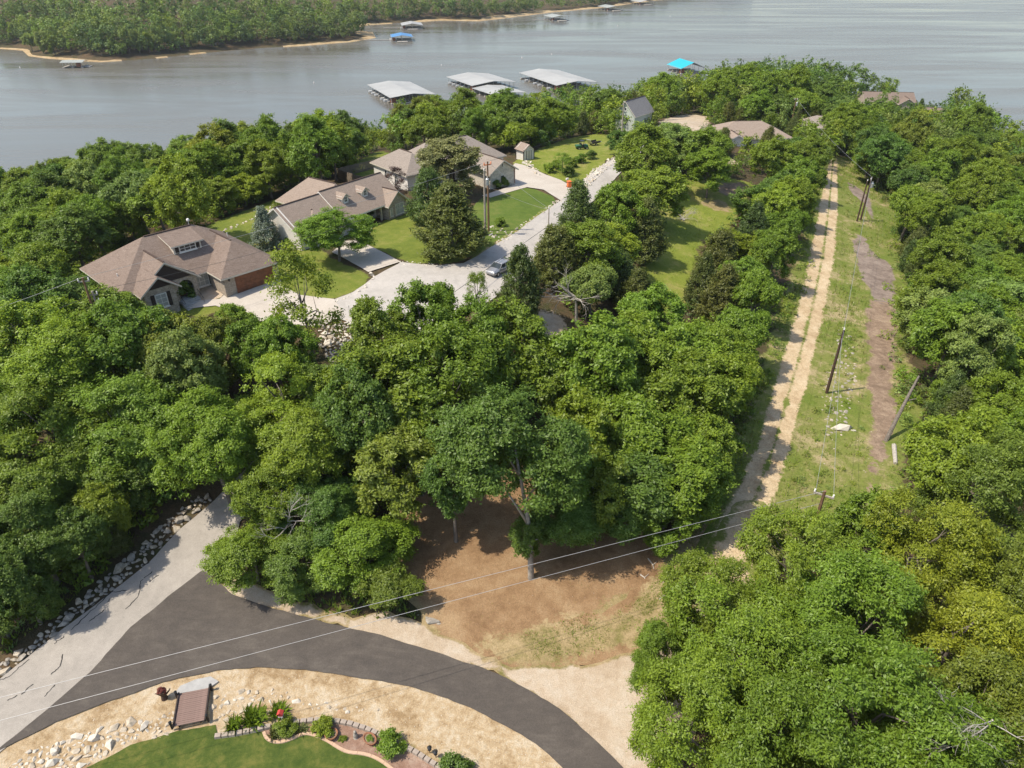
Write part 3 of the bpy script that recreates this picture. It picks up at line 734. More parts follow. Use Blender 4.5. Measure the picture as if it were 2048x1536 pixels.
TINT = {'mid': (0.164, 0.246, 0.022), 'bright': (.200, .278, .022), 'dark': (0.113, 0.188, 0.027), 'yellow': (.222, .275, .022), 'pale': (0.214, 0.291, 0.064), 'far': (0.156, 0.227, 0.044), 'fard': (0.116, 0.177, 0.042),
        'cedar': (.128, .150, .034), 'cedarg': (0.107, 0.154, 0.036), 'spruce': (0.219, 0.280, 0.224), 'maroon': (0.080, 0.045, 0.041), 'olive': (.172, .220, .026), 'silver': (0.187, 0.215, 0.082)}
def jitter(c, rr, a=.14):
    b = 1+rr.uniform(-a, a); h = rr.uniform(-.1, .1)
    return (c[0]*b*(1+h), c[1]*b, c[2]*b*(1-h*.5), 1.0)
def plant(protos, base, rx, rz, tint, label, cat='tree', group=None, name='leafy_tree', rr=random, rot=None, cname='crown', tname='trunk', lean=(0, 0)):
    cme, tme, hr = protos if isinstance(protos, tuple) else rr.choice(protos)
    t = thing(name, base, label, cat, group, rz=rr.uniform(0, 6.28) if rot is None else rot)
    if hr and name in ('leafy_tree', 'shore_tree'): rx *= 1.13
    kz = rz if not hr else min(max(rz, .72*rx), 1.22*rx)
    if lean != (0, 0): t.rotation_euler = (lean[0], lean[1], t.rotation_euler.z)
    c = link(bpy.data.objects.new(cname, cme), t); c.color = jitter(TINT[tint], rr); c.scale = (rx*rr.uniform(.88, 1.12), rx*rr.uniform(.88, 1.12), kz*rr.uniform(.92, 1.1)); t.rotation_euler.x = rr.uniform(-.07, .07) if hr > 1 else 0; t.rotation_euler.y = rr.uniform(-.07, .07) if hr > 1 else 0; c.location.z = hr*(rz-kz)
    k = link(bpy.data.objects.new(tname, tme), t); k.scale = (min(rx, rz), min(rx, rz), rz)
    return t

COV = np.zeros((192, 256), bool)
yy, xx = np.mgrid[0:192, 0:256]
def cover(px, py, r, ry=None, mark=True):
    """share of a crown's picture area that crowns placed before (nearer ones) already hide"""
    ry = ry or r
    cx, cy = px/8, py/8; a, b = max(r/8, .6), max(ry/8, .6)
    x0, x1 = max(0, int(cx-a)-1), min(256, int(cx+a)+2); y0, y1 = max(0, int(cy-b)-1), min(192, int(cy+b)+2)
    if x1 <= x0 or y1 <= y0: return 1.0
    s = ((xx[y0:y1, x0:x1]+.5-cx)/a)**2+((yy[y0:y1, x0:x1]+.5-cy)/b)**2 < .8
    if not s.any(): return float(COV[min(191, max(0, int(cy))), min(255, max(0, int(cx)))])
    v = COV[y0:y1, x0:x1]; c = (v & s).sum()/s.sum()
    if mark: v |= s
    return float(c)

# crowns read off the photograph: centre x, y, radius in pixels, kind, tint, height of the crown centre, label, group
G_C = 'trees of the wood in the middle'; G_L = 'trees left of the old road'; G_R = 'trees at the lower right corner'; G_T = 'trees along the dirt track'; G_S = 'trees beside the street'
HAND = [
 (905,955,62,'l','dark',7.5,'dark tree behind and left of the big grey trunk at the clearing',None),
 (1195,985,74,'l','mid',6.0,'mid-green tree overhanging the right half of the soil clearing',None),
 (1120,930,64,'l','mid',8.0,'green tree merging with the right side of the big dark tree',None),
 (565,775,112,'n','bright',8.0,'broad yellow-green tree in the wood just below the brown roofed house',None),
 (430,880,100,'n','bright',7.5,'bright yellow-green tree overhanging the upper end of the grey road',None),
 (620,885,92,'n','bright',6.8,'yellow-green tree right of the dead branches, behind the road fork',None),
 (388,745,62,'l','pale',7.5,'pale upright tree between two yellow-green ones in the left wood',None),
 (780,950,82,'l','olive',6.5,'olive tipped tree at the left edge of the bare soil clearing',None),
 (640,1010,74,'n','dark',5.0,'dark tree right of the dead branches at the road fork',None),
 (540,970,74,'n','bright',5.5,'light green tree behind the bare dead branches at the road fork',None),
 (500,1100,80,'n','bright',3.6,'low spreading tree reaching over the tip of the road fork',None),
 (600,1105,80,'n','dark',3.6,'dark leafy tree at the road fork, left of the soil clearing',None),
 (720,1085,96,'n','mid',4.0,'dense green tree filling the corner between road and soil clearing',None),
 (775,1170,52,'l','olive',2.4,'small bushy tree at the gravel shoulder beside the soil clearing',None),
 (1175,890,72,'l','bright',6.5,'bright sunlit tree right of the big dark tree at the clearing',None),
 (1135,1010,80,'n','dark',4.5,'dark low tree behind the grey trunk at the clearing',None),
 (1065,1075,40,'l','dark',3.6,'leafy low shoot of branches around the grey trunk at the clearing',None),
 (605,600,66,'s','bright',7.5,'thin see-through tree in front of the pale cul-de-sac',None),
 (1040,575,48,'c','cedarg',4.6,'tall dark cedar beside the silver car',None),
 (957,592,28,'s','mid',4.5,'small thin tree left of the tall dark cedar by the car',None),
 (902,448,72,'c','cedar',4.4,'broad brown-green cedar on the lawn beside the utility poles',None),
 (905,330,60,'l','silver',5.4,'silvery green maple standing against the L-shaped white house',None),
 (858,395,44,'c','cedarg',4.2,'upright cedar between the two pale houses',None),
 (670,455,64,'n','mid',4.8,'round shade tree on the lawn before the house with two dormers',None),
 (793,370,30,'s','maroon',3.2,'dark purple leaved tree at the corner of the white house',None),
 (765,695,62,'l','mid',7,None,G_C),(850,655,66,'l','mid',7.5,None,G_C),(940,700,80,'l','mid',7.5,None,G_C),(780,755,100,'l','mid',8,None,G_C),(900,775,92,'l','mid',8,None,G_C),
 (1010,715,88,'l','mid',7.5,None,G_C),(1100,735,80,'l','mid',7.5,None,G_C),(1190,760,86,'l','mid',7.5,None,G_C),(720,860,72,'l','dark',7,None,G_C),(835,880,72,'l','mid',6.5,None,G_C),
 (1260,705,84,'l','mid',7,None,G_C),(1350,725,84,'l','mid',7,None,G_C),(1410,725,70,'l','mid',6.5,None,G_C),(1300,640,62,'l','mid',6,None,G_C),(1275,850,84,'l','mid',7,None,G_C),
 (1380,815,86,'l','mid',7,None,G_C),(1428,800,66,'l','bright',6.5,None,G_C),(1412,890,70,'l','mid',6,None,G_C),(1370,960,84,'l','mid',5.5,None,G_C),(1260,975,86,'l','dark',5.5,None,G_C),
 (1330,1040,60,'l','mid',3.5,None,G_C),(1250,1030,50,'l','dark',3.5,None,G_C),(1400,1000,50,'l','mid',3.5,None,G_C),(505,690,52,'l','mid',6.5,None,G_C),(575,705,55,'l','mid',6,None,G_C),(640,785,50,'l','dark',5.5,None,G_C),
 (430,690,46,'l','olive',6,None,G_C),(330,690,72,'l','olive',7,None,G_C),(470,645,36,'l','mid',5,None,G_C),
 (150,720,118,'n','bright',8,None,G_L),(60,690,84,'l','bright',7.5,None,G_L),(250,690,86,'l','mid',7.5,None,G_L),(90,840,124,'n','mid',8,None,G_L),(225,840,110,'n','mid',7.5,None,G_L),
 (310,800,70,'l','dark',6.5,None,G_L),(50,980,100,'n','mid',7,None,G_L),(155,950,90,'n','mid',5.5,None,G_L),(245,955,58,'l','dark',4,None,G_L),(196,1018,52,'l','bright',5,None,G_L),
 (66,1062,84,'n','dark',6.2,None,G_L),(5,1130,80,'n','mid',5,None,G_L),(150,1080,54,'l','dark',4.6,None,G_L),(42,1170,56,'l','dark',4.6,None,G_L),(-8,1228,56,'l','dark',2.8,None,G_L),(225,1068,34,'c','cedar',2.2,None,G_L),(330,900,50,'l','dark',4,None,G_L),
 (-60,860,110,'n','mid',8,None,G_L),(-70,1040,110,'n','mid',7,None,G_L),
 (1600,1120,120,'h','mid',7.5,'green hickory nearest the utility pole with crossarm, top of the corner thicket',None),(1430,1210,88,'h','mid',6.5,'hickory overhanging the mouth of the dirt track',None),(1340,1310,66,'h','mid',6,'small hickory reaching furthest left over the pale gravel apron',None),(1510,1320,150,'h','mid',8,'broad hickory in the middle of the left edge of the corner thicket',None),(1390,1440,118,'h','mid',7.5,'hickory beside the pale gravel at the bottom left of the corner thicket',None),
 (1700,1240,140,'h','mid',8,'broad hickory in the centre of the corner thicket, left of the yellowish one',None),(1850,1090,124,'h','yellow',8,'yellow-green tree above the centre of the corner thicket',None),(1970,980,110,'h','olive',8,'olive green tree at the right edge above the corner thicket',None),(1910,1270,145,'h','yellow',8.5,'large yellow-tipped tree above the bare dead branches',None),(1740,1430,150,'h','mid',8.5,'hickory left of the bare dead branches',None),
 (1990,1430,140,'h','olive',8.5,'olive tree around the bare dead branches in the corner',None),(1560,1490,140,'h','mid',8,'hickory at the bottom edge, left half of the corner thicket',None),(1870,1540,140,'h','mid',8,'hickory at the bottom edge just below the bare dead branches',None),(1730,1060,80,'l','mid',5.5,'green tree where the brown dirt path runs into the corner thicket',None),(1900,940,84,'l','mid',6.5,'green tree below the leaning trunk at the right slope',None),(2080,1180,120,'h','olive',8,'olive tree cut by the right edge of the picture',None),
 (1488,655,54,'l','mid',6,None,G_T),(1510,585,48,'l','mid',6,None,G_T),(1445,600,50,'c','cedar',4,None,G_T),(1440,515,46,'c','cedar',4,None,G_T),(1543,505,44,'l','mid',6,None,G_T),(1576,445,38,'l','mid',5.5,None,G_T),
 (1599,400,32,'l','mid',5.5,None,G_T),(1624,352,28,'l','mid',5.5,None,G_T),(1510,395,44,'l','dark',5,None,G_T),(1505,470,46,'c','cedarg',4,None,G_T),(1490,545,44,'l','mid',5,None,G_T),(1405,570,38,'c','cedar',3.5,None,G_T),(1570,390,40,'l','bright',5.5,None,G_T),(1468,740,48,'l','bright',5.5,None,G_T),
 (1110,510,50,'c','cedar',4.2,'brownish cedar directly above the tall dark cedar by the car',None),(1155,440,50,'c','cedarg',4.2,'dark cedar beside the service post at the street',None),(1185,575,52,'l','pale',4.5,'pale tree around the bare grey dead tree',None),(1180,505,58,'l','mid',5.5,'green tree right of the cedars by the street',None),(1235,430,54,'l','mid',5.5,'green tree midway along the street behind the service post',None),(1290,470,50,'c','cedar',4.2,'brownish cedar at the left edge of the meadow',None),
 (1312,385,60,'l','mid',6,'green tree at the top left corner of the meadow',None),(1290,315,60,'l','mid',6,'green tree overhanging the far end of the street',None),(1345,280,48,'l','pale',6,'pale tree below the gravel lot',None),(1410,295,52,'l','mid',6,'green tree just below the tan hipped roof',None),(1420,345,46,'l','mid',5,'tree casting its shade on the top of the meadow',None),(1240,545,42,'c','cedarg',3.5,'dark cedar between dead tree and meadow',None),(1275,585,42,'c','cedar',3.5,'brownish cedar at the bottom left of the meadow',None),(1235,500,44,'l','bright',4.5,'bright green tree left of the meadow',None),(1240,285,24,'l','dark',2.8,'small dark tree beside the far pale pole',None),(1125,320,22,'s','mid',2.6,'thin young tree on the lawn by the garden shed',None),
]
TINTW = {'mid': 'mid-green', 'bright': 'bright yellow-green', 'dark': 'dark green', 'yellow': 'yellow-tipped green', 'pale': 'pale green', 'olive': 'olive green', 'cedar': 'brownish', 'cedarg': 'dark green', 'silver': 'silvery green', 'maroon': 'dark purple', 'spruce': 'blue'}
WHERE = {G_C: 'in the wood between the clearing and the cul-de-sac', G_L: 'in the wood left of the grey road', G_R: 'in the thicket at the lower right corner', G_T: 'along the left side of the dirt track', G_S: 'between the street and the meadow'}
PROT = {'n': NEAR, 'l': LEAFY, 'h': POINTY, 's': SPARSE, 'c': CEDAR}
BASES = []; TREES = []
rr = random.Random(21)
ORD = ['', '1st', '2nd', '3rd']+['%dth' % n for n in range(4, 60)]
def place_in_row(h):
    same = sorted([q for q in HAND if q[7] == h[7] and q[4] == h[4] and (q[3] == 'c') == (h[3] == 'c')], key=lambda q: q[0])
    return '' if len(same) < 2 else ', '+ORD[same.index(h)+1]+' from left'
for H_ in sorted(HAND, key=lambda t: -t[1]):
    px, py, r, k, tint, hc, lab, grp = H_
    c = ground(px, py, hc); _, _, d = pix(*c)
    Rm = r*d/FPX
    g0 = zt(c.x, c.y)
    if k == 'c': rz = (hc*2.05)/2.75; 
    else: rz = hc/1.55
    nm = 'cedar_tree' if k == 'c' else 'leafy_tree'
    gl = grp if not lab else None
    if not lab: lab = TINTW[tint]+(' cedar ' if k == 'c' else ' leafy tree ')+WHERE[grp]+place_in_row(H_); gl = grp+', '+TINTW[tint]+(' cedars' if k == 'c' else '')
    t = plant(PROT[k], (c.x, c.y, g0-.05), Rm*(1.0 if k != 'c' else 1.05), max(rz, Rm*.62) if k != 'c' else rz, tint, lab, 'tree', gl, nm, rr)
    cover(px, py, r*.95); BASES.append((c.x, c.y, Rm))

# the big tree at the clearing: its whole trunk shows
p = ground(1062, 1156); rx = 6.2; hc = 12.8
t = thing('leafy_tree', p, 'big dark green tree with grey forked trunk at the bare soil clearing', 'tree')
for k, (dx, dy, dz, q) in enumerate([(-1.5, 2.2, 0, 1.0)]):
    c = link(bpy.data.objects.new('crown', NEAR[1][0]), t); c.scale = (rx, rx, rx*.95); c.location = (dx, dy, hc-1.5*rx*.95); c.color = (*TINT['dark'], 1)
m = MB().tube([(0, 0, -.4), (0, 0, .3), (-.1, .1, 3), (-.35, .3, 6.5), (-.8, .7, 9.5), (-1.4, 1.2, 13)], [.40, .28, .23, .20, .15, .08], 10)
m.tube([(-.3, .25, 6.0), (-1.2, .1, 8.0), (-2.6, .4, 10.5)], [.13, .10, .04], 7); m.tube([(-.6, .5, 8.2), (.5, .9, 10), (1.3, 1.6, 12)], [.12, .08, .04], 7); m.tube([(-.15, .1, 4.2), (.5, -.3, 4.9)], [.08, .03], 6); m.tube([(-1, .9, 10.5), (-2.8, 2.6, 13)], [.1, .04], 6)
m.build('trunk', M['trunkgrey'], t, True)
cover(1010, 870, 125); BASES.append((p.x-1.5, p.y+1.5, 5))

# woods filled in between and beyond: outlines of the canopy as the picture shows it
CANOPY = [
 [(-90,345),(0,342),(60,322),(120,308),(190,296),(290,296),(420,262),(520,246),(590,238),(640,232),(700,222),(750,240),(780,215),(800,192),(850,180),(905,182),(960,190),(1000,188),(1060,176),(1120,172),(1180,166),(1250,166),(1310,150),(1400,136),(1450,122),(1560,112),(1660,108),(1780,118),(1826,150),(1850,190),(1900,185),(1935,168),(1990,200),(2030,236),(2150,290),
  (2150,1000),(2000,900),(1850,960),(1800,1010),(1790,960),(1815,900),(1840,830),(1790,790),(1785,700),(1775,640),(1810,590),(1800,540),(1775,480),(1790,430),(1740,370),(1700,330),(1665,310),(1640,330),(1600,370),(1500,330),(1440,320),(1380,300),(1300,272),(1260,250),(1200,262),(1110,282),(1060,288),(1000,286),(960,276),(905,268),(860,272),(790,296),(740,306),(690,326),(670,338),(620,340),(560,388),(500,412),(440,436),(380,440),(300,452),(240,462),(215,520),(210,600),(180,650),(0,640),(-90,640)],
 [(-90,600),(150,600),(210,560),(230,600),(300,610),(370,625),(440,640),(520,640),(600,650),(650,660),(650,720),(700,720),(720,660),(800,640),(900,630),(1000,650),(1080,690),(1200,640),(1300,610),(1420,600),(1500,560),(1572,470),(1528,620),(1468,760),(1430,880),(1395,980),(1300,1000),(900,960),(830,1000),(700,1050),(560,1050),(480,900),(430,960),(340,960),(300,1030),(200,1130),(0,1290),(-90,1320)],
 [(1090,480),(1140,400),(1200,400),(1260,330),(1330,260),(1420,270),(1500,330),(1480,370),(1350,370),(1330,460),(1290,520),(1240,560),(1180,620),(1100,600)],
 [(1400,480),(1470,440),(1500,370),(1640,320),(1640,340),(1590,460),(1530,600),(1450,640),(1380,640)],
]
NOGO = ['lawn', 'mown_lawn', 'street', 'driveway', 'corridor_core', 'dirt_clearing', 'meadow', 'gravel_lot', 'old_road']
SHEETS['corridor_core'] = [wpoly([(1390,1180),(1420,1040),(1480,900),(1520,780),(1555,680),(1590,570),(1618,470),(1645,350),(1655,318),(1695,320),(1730,365),(1800,430),(1790,500),(1815,570),(1800,660),(1800,780),(1860,810),(1830,930),(1820,1020),(1780,1090),(1560,1150)])]
NOGOP = [np.array([(p[0], p[1]) for p in q]) for n in NOGO for q in SHEETS[n]]
HOUSE_PADS = []   # (x, y, r) filled by the houses below: kept clear
for px, py, z, r in [(380,560,29,11),(650,450,29,12),(900,340,29,14),(990,350,29,9),(1480,268,24,13),(1265,225,16,7),(755,250,10,5),(1050,200,8,5),(1155,192,8,5),(1640,248,17,6),(1775,200,10,9),(1870,222,9,6)]:
    p = ground(px, py, 2.0) if z < 20 else at_z(px, py, z); HOUSE_PADS.append((p.x, p.y, r))
# what the picture shows through the trees: window in pixels and the distance of what is seen there
VIEWS = [(668,652,702,705,74),(1728,174,1762,192,290),(1800,176,1832,202,290),(1264,182,1278,220,255),(1428,238,1550,258,176),(744,232,766,242,240),(1038,186,1062,192,300),(1145,180,1162,184,310),(1630,228,1655,240,215),(1855,211,1885,216,270),
         (1320,236,1390,246,190),(1246,208,1250,262,170),(1592,200,1596,232,220),(756,176,850,196,340),(918,146,1020,176,380),(1068,138,1160,156,400),(684,342,770,352,130)]
VIEWS = [(a, b, c, d, max(e, ground((a+c)/2, (b+d)/2, 4.0).y-6) if 1600 < a and b < 230 else e) for a, b, c, d, e in VIEWS]
cand = []
rr = random.Random(3)
s = 3.9
for y in np.arange(20, 425, s):
    for x in np.arange(-260, 215, s):
        X = x+rr.uniform(-.42, .42)*s; Y = y+rr.uniform(-.42, .42)*s
        cand.append((X, Y))
cand = np.array(cand)
Z = zts(cand[:, 0], cand[:, 1])
ok = Z > .6
for poly in NOGOP: ok &= ~inside_np(cand, [tuple(q) for q in poly])
cand = cand[ok]; Z = Z[ok]
order = np.argsort(cand[:, 1])
TREES = []; grid = {}
for i in order:
    x, y = cand[i]; z = Z[i]
    if any((x-a)**2+(y-b)**2 < (c+1.5)**2 for a, b, c in HOUSE_PADS): continue
    if any((x-a)**2+(y-b)**2 < (.55*c+1.2)**2 for a, b, c in BASES): continue
    Rm = rr.choice([2.4, 2.9, 3.3, 3.7, 4.1, 4.4]); ced = rr.random() < (.34 if x > 60 else .16) and y < 330
    if z < 3: Rm = min(Rm, 3.3)
    if y > 225: Rm = rr.uniform(3.6, 5.6)
    hc = Rm*(rr.uniform(1.35, 1.8) if rr.random() < .55 else rr.uniform(.85, 1.2)) if not ced else 3.0
    if ced: Rm = rr.uniform(1.7, 2.5)
    if y > 250 and x < 60: hc = min(hc, 6.6)
    px, py, d = pix(x, y, z+hc); r = Rm*FPX/d
    if px < -70 or px > 2118 or py > 1560: continue
    top = pix(x, y, z+hc+Rm*.95)[1]
    if any(y < vy and px+r*.8 > x0 and px-r*.8 < x1 and py+r*.7 > y0 and py-r*.9 < y1 for x0, y0, x1, y1, vy in VIEWS): continue
    inn = 0; pts = [(px, top+2), (px-r*.8, py), (px+r*.8, py), (px, py+r*.5)]
    for poly in CANOPY:
        if all(inside(a, b, poly) for a, b in pts): inn = 1; break
    if not inn: continue
    key = (int(x/3), int(y/3)); near = False
    for a in (-1, 0, 1):
        for b in (-1, 0, 1):
            for (X, Y, Rr) in grid.get((key[0]+a, key[1]+b), ()):
                if (X-x)**2+(Y-y)**2 < (.37*(Rr+Rm))**2: near = True
    if near: continue
    cv = cover(px, py, r)
    if cv > .93: continue
    grid.setdefault(key, []).append((x, y, Rm))
    TREES.append([r, x, y, z, Rm, hc, ced, px, py])
TREES.sort(key=lambda t: -t[0])
print('sampled trees', len(TREES), 'hand', len(HAND))
def tint_for(x, y, ced, rr):
    if ced: return rr.choice(['cedar', 'cedar', 'cedarg'])
    u = rr.random()
    if x > 100 and y > 250: return 'dark' if u < .75 else 'mid'
    return 'mid' if u < .50 else 'bright' if u < .68 else 'dark' if u < .84 else 'pale' if u < .91 else 'olive' if u < .97 else 'yellow'
def region(px, py):
    if px > 1660 and py > 300: return 'on the wooded slope right of the utility corridor'
    if py < 330 and px > 1250: return 'on the wooded point behind the grassy meadow'
    if px < 660 and py < 640: return 'in the wood between the brown roofed house and the lake'
    if py < 330: return 'in the wood between the houses and the boat docks'
    return 'in the understorey between larger trees of the middle wood'
nl = sum(1 for h in HAND if h[3] != 'c'); ncd = 0
MASS = []
for t in TREES:
    r, x, y, z, Rm, hc, ced, px, py = t
    tint = tint_for(x, y, ced, rr)
    if ced: ncd += 1
    else: nl += 1
    if (ced and ncd <= 90) or (not ced and nl <= 300):
        w_ = region(px, py)
        plant(CEDAR if ced else LEAFY, (x, y, z-.05), Rm, hc*2.0/2.75 if ced else hc/1.55, tint, TINTW[tint]+(' cedar ' if ced else ' leafy tree ')+w_, 'tree', 'trees '+w_+', '+TINTW[tint]+(' cedars' if ced else ''), 'cedar_tree' if ced else 'leafy_tree', rr)
    else: MASS.append((x, y, z, Rm, hc, tint, d))

def mass(name, items, nleaf, leaf, label, seed):
    """a wood that reads as one mass: every crown's leaves in one mesh"""
    rng = np.random.default_rng(seed); protos = []
    for k in range(6):
        cp, cd, cs, pc = crown_clusters(rng, 70, 5, 1.0)
        j = rng.integers(0, len(cp), nleaf)
        P = cp[j]+rng.normal(size=(nleaf, 3))*.06
        N = unit(cd[j]*.8+np.array([0, 0, .45])+rng.normal(size=(nleaf, 3))*.5)
        v, f = leaves(P, N, leaf, rng, .8); cr = rng.random(len(cp))
        v = v.reshape(-1, 4, 3)[:, :3].reshape(-1, 3)*1.0
        protos.append((v, np.repeat(np.clip(.4*rng.random(nleaf)+.6*cr[j], 0, 1), 3)))
    VV, RR, TT = [], [], []
    for x, y, z, Rm, hc, tint, _ in items:
        v, rn = protos[rng.integers(0, 6)]; a = rng.uniform(0, 6.28); ca, sa = math.cos(a), math.sin(a)
        q = v*Rm; q = np.c_[q[:, 0]*ca-q[:, 1]*sa, q[:, 0]*sa+q[:, 1]*ca, q[:, 2]*min(1.25, max(.8, hc/1.55/Rm))]+np.array([x, y, z+hc])
        VV.append(q); RR.append(rn)
        c = jitter(TINT[tint], random.Random(int(x*77+y*13)), .2); TT.append(np.tile(np.array(c), (len(v), 1)))
    V = np.concatenate(VV); n = len(V)//3
    me = np_mesh(name, V, np.arange(3*n).reshape(n, 3), M['leaf_mass'], rnd=np.concatenate(RR), tint=np.concatenate(TT))
    o = link(bpy.data.objects.new(name, me)); tag(o, label, 'woods', kind='stuff')
    return n
if MASS: print('mass tris', mass('distant_woods', MASS, 900, .17, 'far part of the woods on the near shore, read as one canopy', 5), len(MASS))

# brush that closes the woods down to the ground
und = []; rr = random.Random(17)
for y in np.arange(30, 300, 3.3):
    for x in np.arange(-200, 190, 3.3):
        X, Y = x+rr.uniform(-1.4, 1.4), y+rr.uniform(-1.4, 1.4)
        und.append((X, Y))
und = np.array(und); uz = zts(und[:, 0], und[:, 1]); ok = uz > .8
for poly in NOGOP: ok &= ~inside_np(und, [tuple(q) for q in poly])
for a, b, c in HOUSE_PADS: ok &= (und[:, 0]-a)**2+(und[:, 1]-b)**2 > (c*.72)**2
items = []
for (x, y), z in zip(und[ok], uz[ok]):
    px, py, d = pix(x, y, z+1.2)
    if not (-40 < px < 2090 and py < 1240): continue
    if not any(inside(px, py, poly) and inside(px, py-1.6*FPX/d*.6, poly) for poly in CANOPY): continue
    Rm = rr.uniform(1.2, 2.3); items.append((x, y, z, Rm, Rm*rr.uniform(.55, .9), rr.choice(['dark', 'mid', 'mid', 'bright', 'cedarg']), d))
rr.shuffle(items); items = sorted(items, key=lambda t: t[1] > 165)[:2600]
mass('wood_undergrowth', items, 200, .27, 'low brush and saplings closing the woods down to the ground', 8)

# the far shore's wood, and the lighter trees at its water's edge
fc = []
rr = random.Random(9)
for y in np.arange(500, 1500, 6.2):
    for x in np.arange(-620, 480, 6.2): fc.append((x+rr.uniform(-2.6, 2.6), y+rr.uniform(-2.6, 2.6)))
fc = np.array(fc); fz, fd = farz(fc)
k = (fd > 9) & (fd < 420); fc, fz, fd = fc[k], fz[k], fd[k]
order = np.argsort(fc[:, 1]); items = []
for i in order:
    x, y = fc[i]; z = fz[i]; Rm = rr.choice((3.4, 4.4, 5.2, 6.0, 7.0, 8.2))*rr.uniform(.9, 1.1); hc = Rm*rr.uniform(1.0, 1.8)
    px, py, d = pix(x, y, z+hc); r = Rm*FPX/d
    if px < -60 or px > 2100 or py < -70 or py > 140: continue
    if cover(px, py, r) > .96: continue
    u = rr.random()
    items.append((x, y, z, Rm, hc, 'far' if u < .5 else 'fard' if u < .78 else 'mid' if u < .86 else 'cedarg' if u < .94 else 'pale', d))
print('far tris', mass('far_shore_woods', items, 620, .2, 'dense wood covering the far shore of the lake', 6), len(items))
for k, px in enumerate([66,88,112,205,235,262,282,300,318,345,362,385,395,430,470,490,505,565,580,610,690,700,905,930,960,985,1010,1050,1120,1160]):
    ys = np.interp(px, [0,62,100,200,300,400,520,600,700,760,880,960,1030,1100,1200], [97,108,117,122,116,105,94,90,80,52,39,40,32,23,14])
    p = at_z(px, ys-4, 0); Rm = rr.uniform(3.0, 4.6)
    z = max(.3, float(farz(np.array([[p.x, p.y]]))[0][0]))
    plant(LEAFY, (p.x, p.y, z-.1), Rm, Rm*rr.uniform(.8, 1.35), 'pale' if rr.random() < .7 else 'bright', 'pale green tree standing at the water\'s edge of the far shore', 'tree', 'trees at the far water\'s edge', 'shore_tree', rr)

# brush creeping in from both sides of the utility corridor
br = []; rr = random.Random(23)
EDGE_L = [(1400,1060),(1462,900),(1502,780),(1538,680),(1576,570),(1608,470),(1640,350)]; EDGE_R = [(1720,345),(1800,425),(1796,500),(1822,570),(1806,660),(1808,780),(1858,820),(1825,930),(1800,1020)]
for line, w_ in ((EDGE_L, 14), (EDGE_R, 22)):
    for k in range(150):
        t = rr.uniform(0, len(line)-1.001); i = int(t); f = t-i
        px = line[i][0]+(line[i+1][0]-line[i][0])*f+rr.gauss(0, w_)*(.4 if line[i][1] < 500 else 1); py = line[i][1]+(line[i+1][1]-line[i][1])*f+rr.gauss(0, 10)
        p = ground(px, py); Rm = rr.uniform(.35, 1.15); br.append((p.x, p.y, p.z, Rm, Rm*.6, rr.choice(['bright', 'mid', 'dark', 'pale', 'olive']), 0))
for k in range(150):
    py = rr.uniform(400, 1050); px = np.interp(py, [340, 500, 700, 900, 1050], [1690, 1722, 1690, 1660, 1640])+rr.gauss(0, 26)*(py/900); p = ground(px, py); Rm = rr.uniform(.2, .55); br.append((p.x, p.y, p.z, Rm, Rm*.5, rr.choice(['bright', 'mid', 'pale', 'olive']), 0))
mass('corridor_brush', br, 120, .3, 'low green brush along the edges of the utility corridor', 14)
# ------------------------------------------------------------------ houses
class Roof:
    """sloping planes with a real thickness: shingles on top, trim on the edges"""
    def __init__(s, th=.2): s.m = MB(); s.th = th; s.ridges = []
    def plane(s, pts):
        n = len(pts); P = [Vector(p) for p in pts]
        if (P[1]-P[0]).cross(P[2]-P[0]).z < 0: P.reverse()
        Q = [p-Vector((0, 0, s.th)) for p in P]
        s.m.add(P+Q, [tuple(range(n))], 0); b = len(s.m.v)-2*n
        s.m.f.append(tuple(b+n+i for i in range(n))[::-1]); s.m.mi.append(1)
        for i in range(n):
            j = (i+1) % n; s.m.f.append((b+j, b+i, b+n+i, b+n+j)); s.m.mi.append(1)
    def hip(s, x0, x1, y0, y1, ze, pitch, oh=.45, axis='x', e0='hip', e1='hip', vent=True, stop=None):
        sw = axis == 'y'
        if sw: x0, x1, y0, y1 = y0, y1, x0, x1
        half = (y1-y0)/2; zr = ze+half*pitch; h = half+oh; zo = ze-oh*pitch; yc = (y0+y1)/2
        X0, X1, Y0, Y1 = x0-oh, x1+oh, y0-oh, y1+oh
        a = x0+half if e0 == 'hip' else X0
        b = x1-half if e1 == 'hip' else X1
        T = (lambda x, y, z: (y, x, z)) if sw else (lambda x, y, z: (x, y, z))
        s.plane([T(X0, Y0, zo), T(X1, Y0, zo), T(b, yc, zr), T(a, yc, zr)])
        s.plane([T(X0, Y1, zo), T(X1, Y1, zo), T(b, yc, zr), T(a, yc, zr)])
        if e0 == 'hip': s.plane([T(X0, Y0, zo), T(X0, Y1, zo), T(a, yc, zr)])
        if e1 == 'hip': s.plane([T(X1, Y0, zo), T(X1, Y1, zo), T(b, yc, zr)])
        if vent: s.ridges.append((T(a+.25, yc, zr+.02), T(b-.25, yc, zr+.02)))
        return zr
    def build(s, parent, mat, trim):
        o = s.m.build('roof', [mat, trim], parent)
        for a, b in s.ridges:
            a, b = Vector(a), Vector(b)
            if (b-a).length > .5:
                c = (a+b)/2; d = b-a
                MB().box((c.x, c.y, c.z), (abs(d.x)+.22, abs(d.y)+.22, .1)).build('ridge_vent', M['ridge'], o)
        return o
FACE = {'f': (0, (0, -1)), 'b': (math.pi, (0, 1)), 'l': (-math.pi/2, (-1, 0)), 'r': (math.pi/2, (1, 0))}
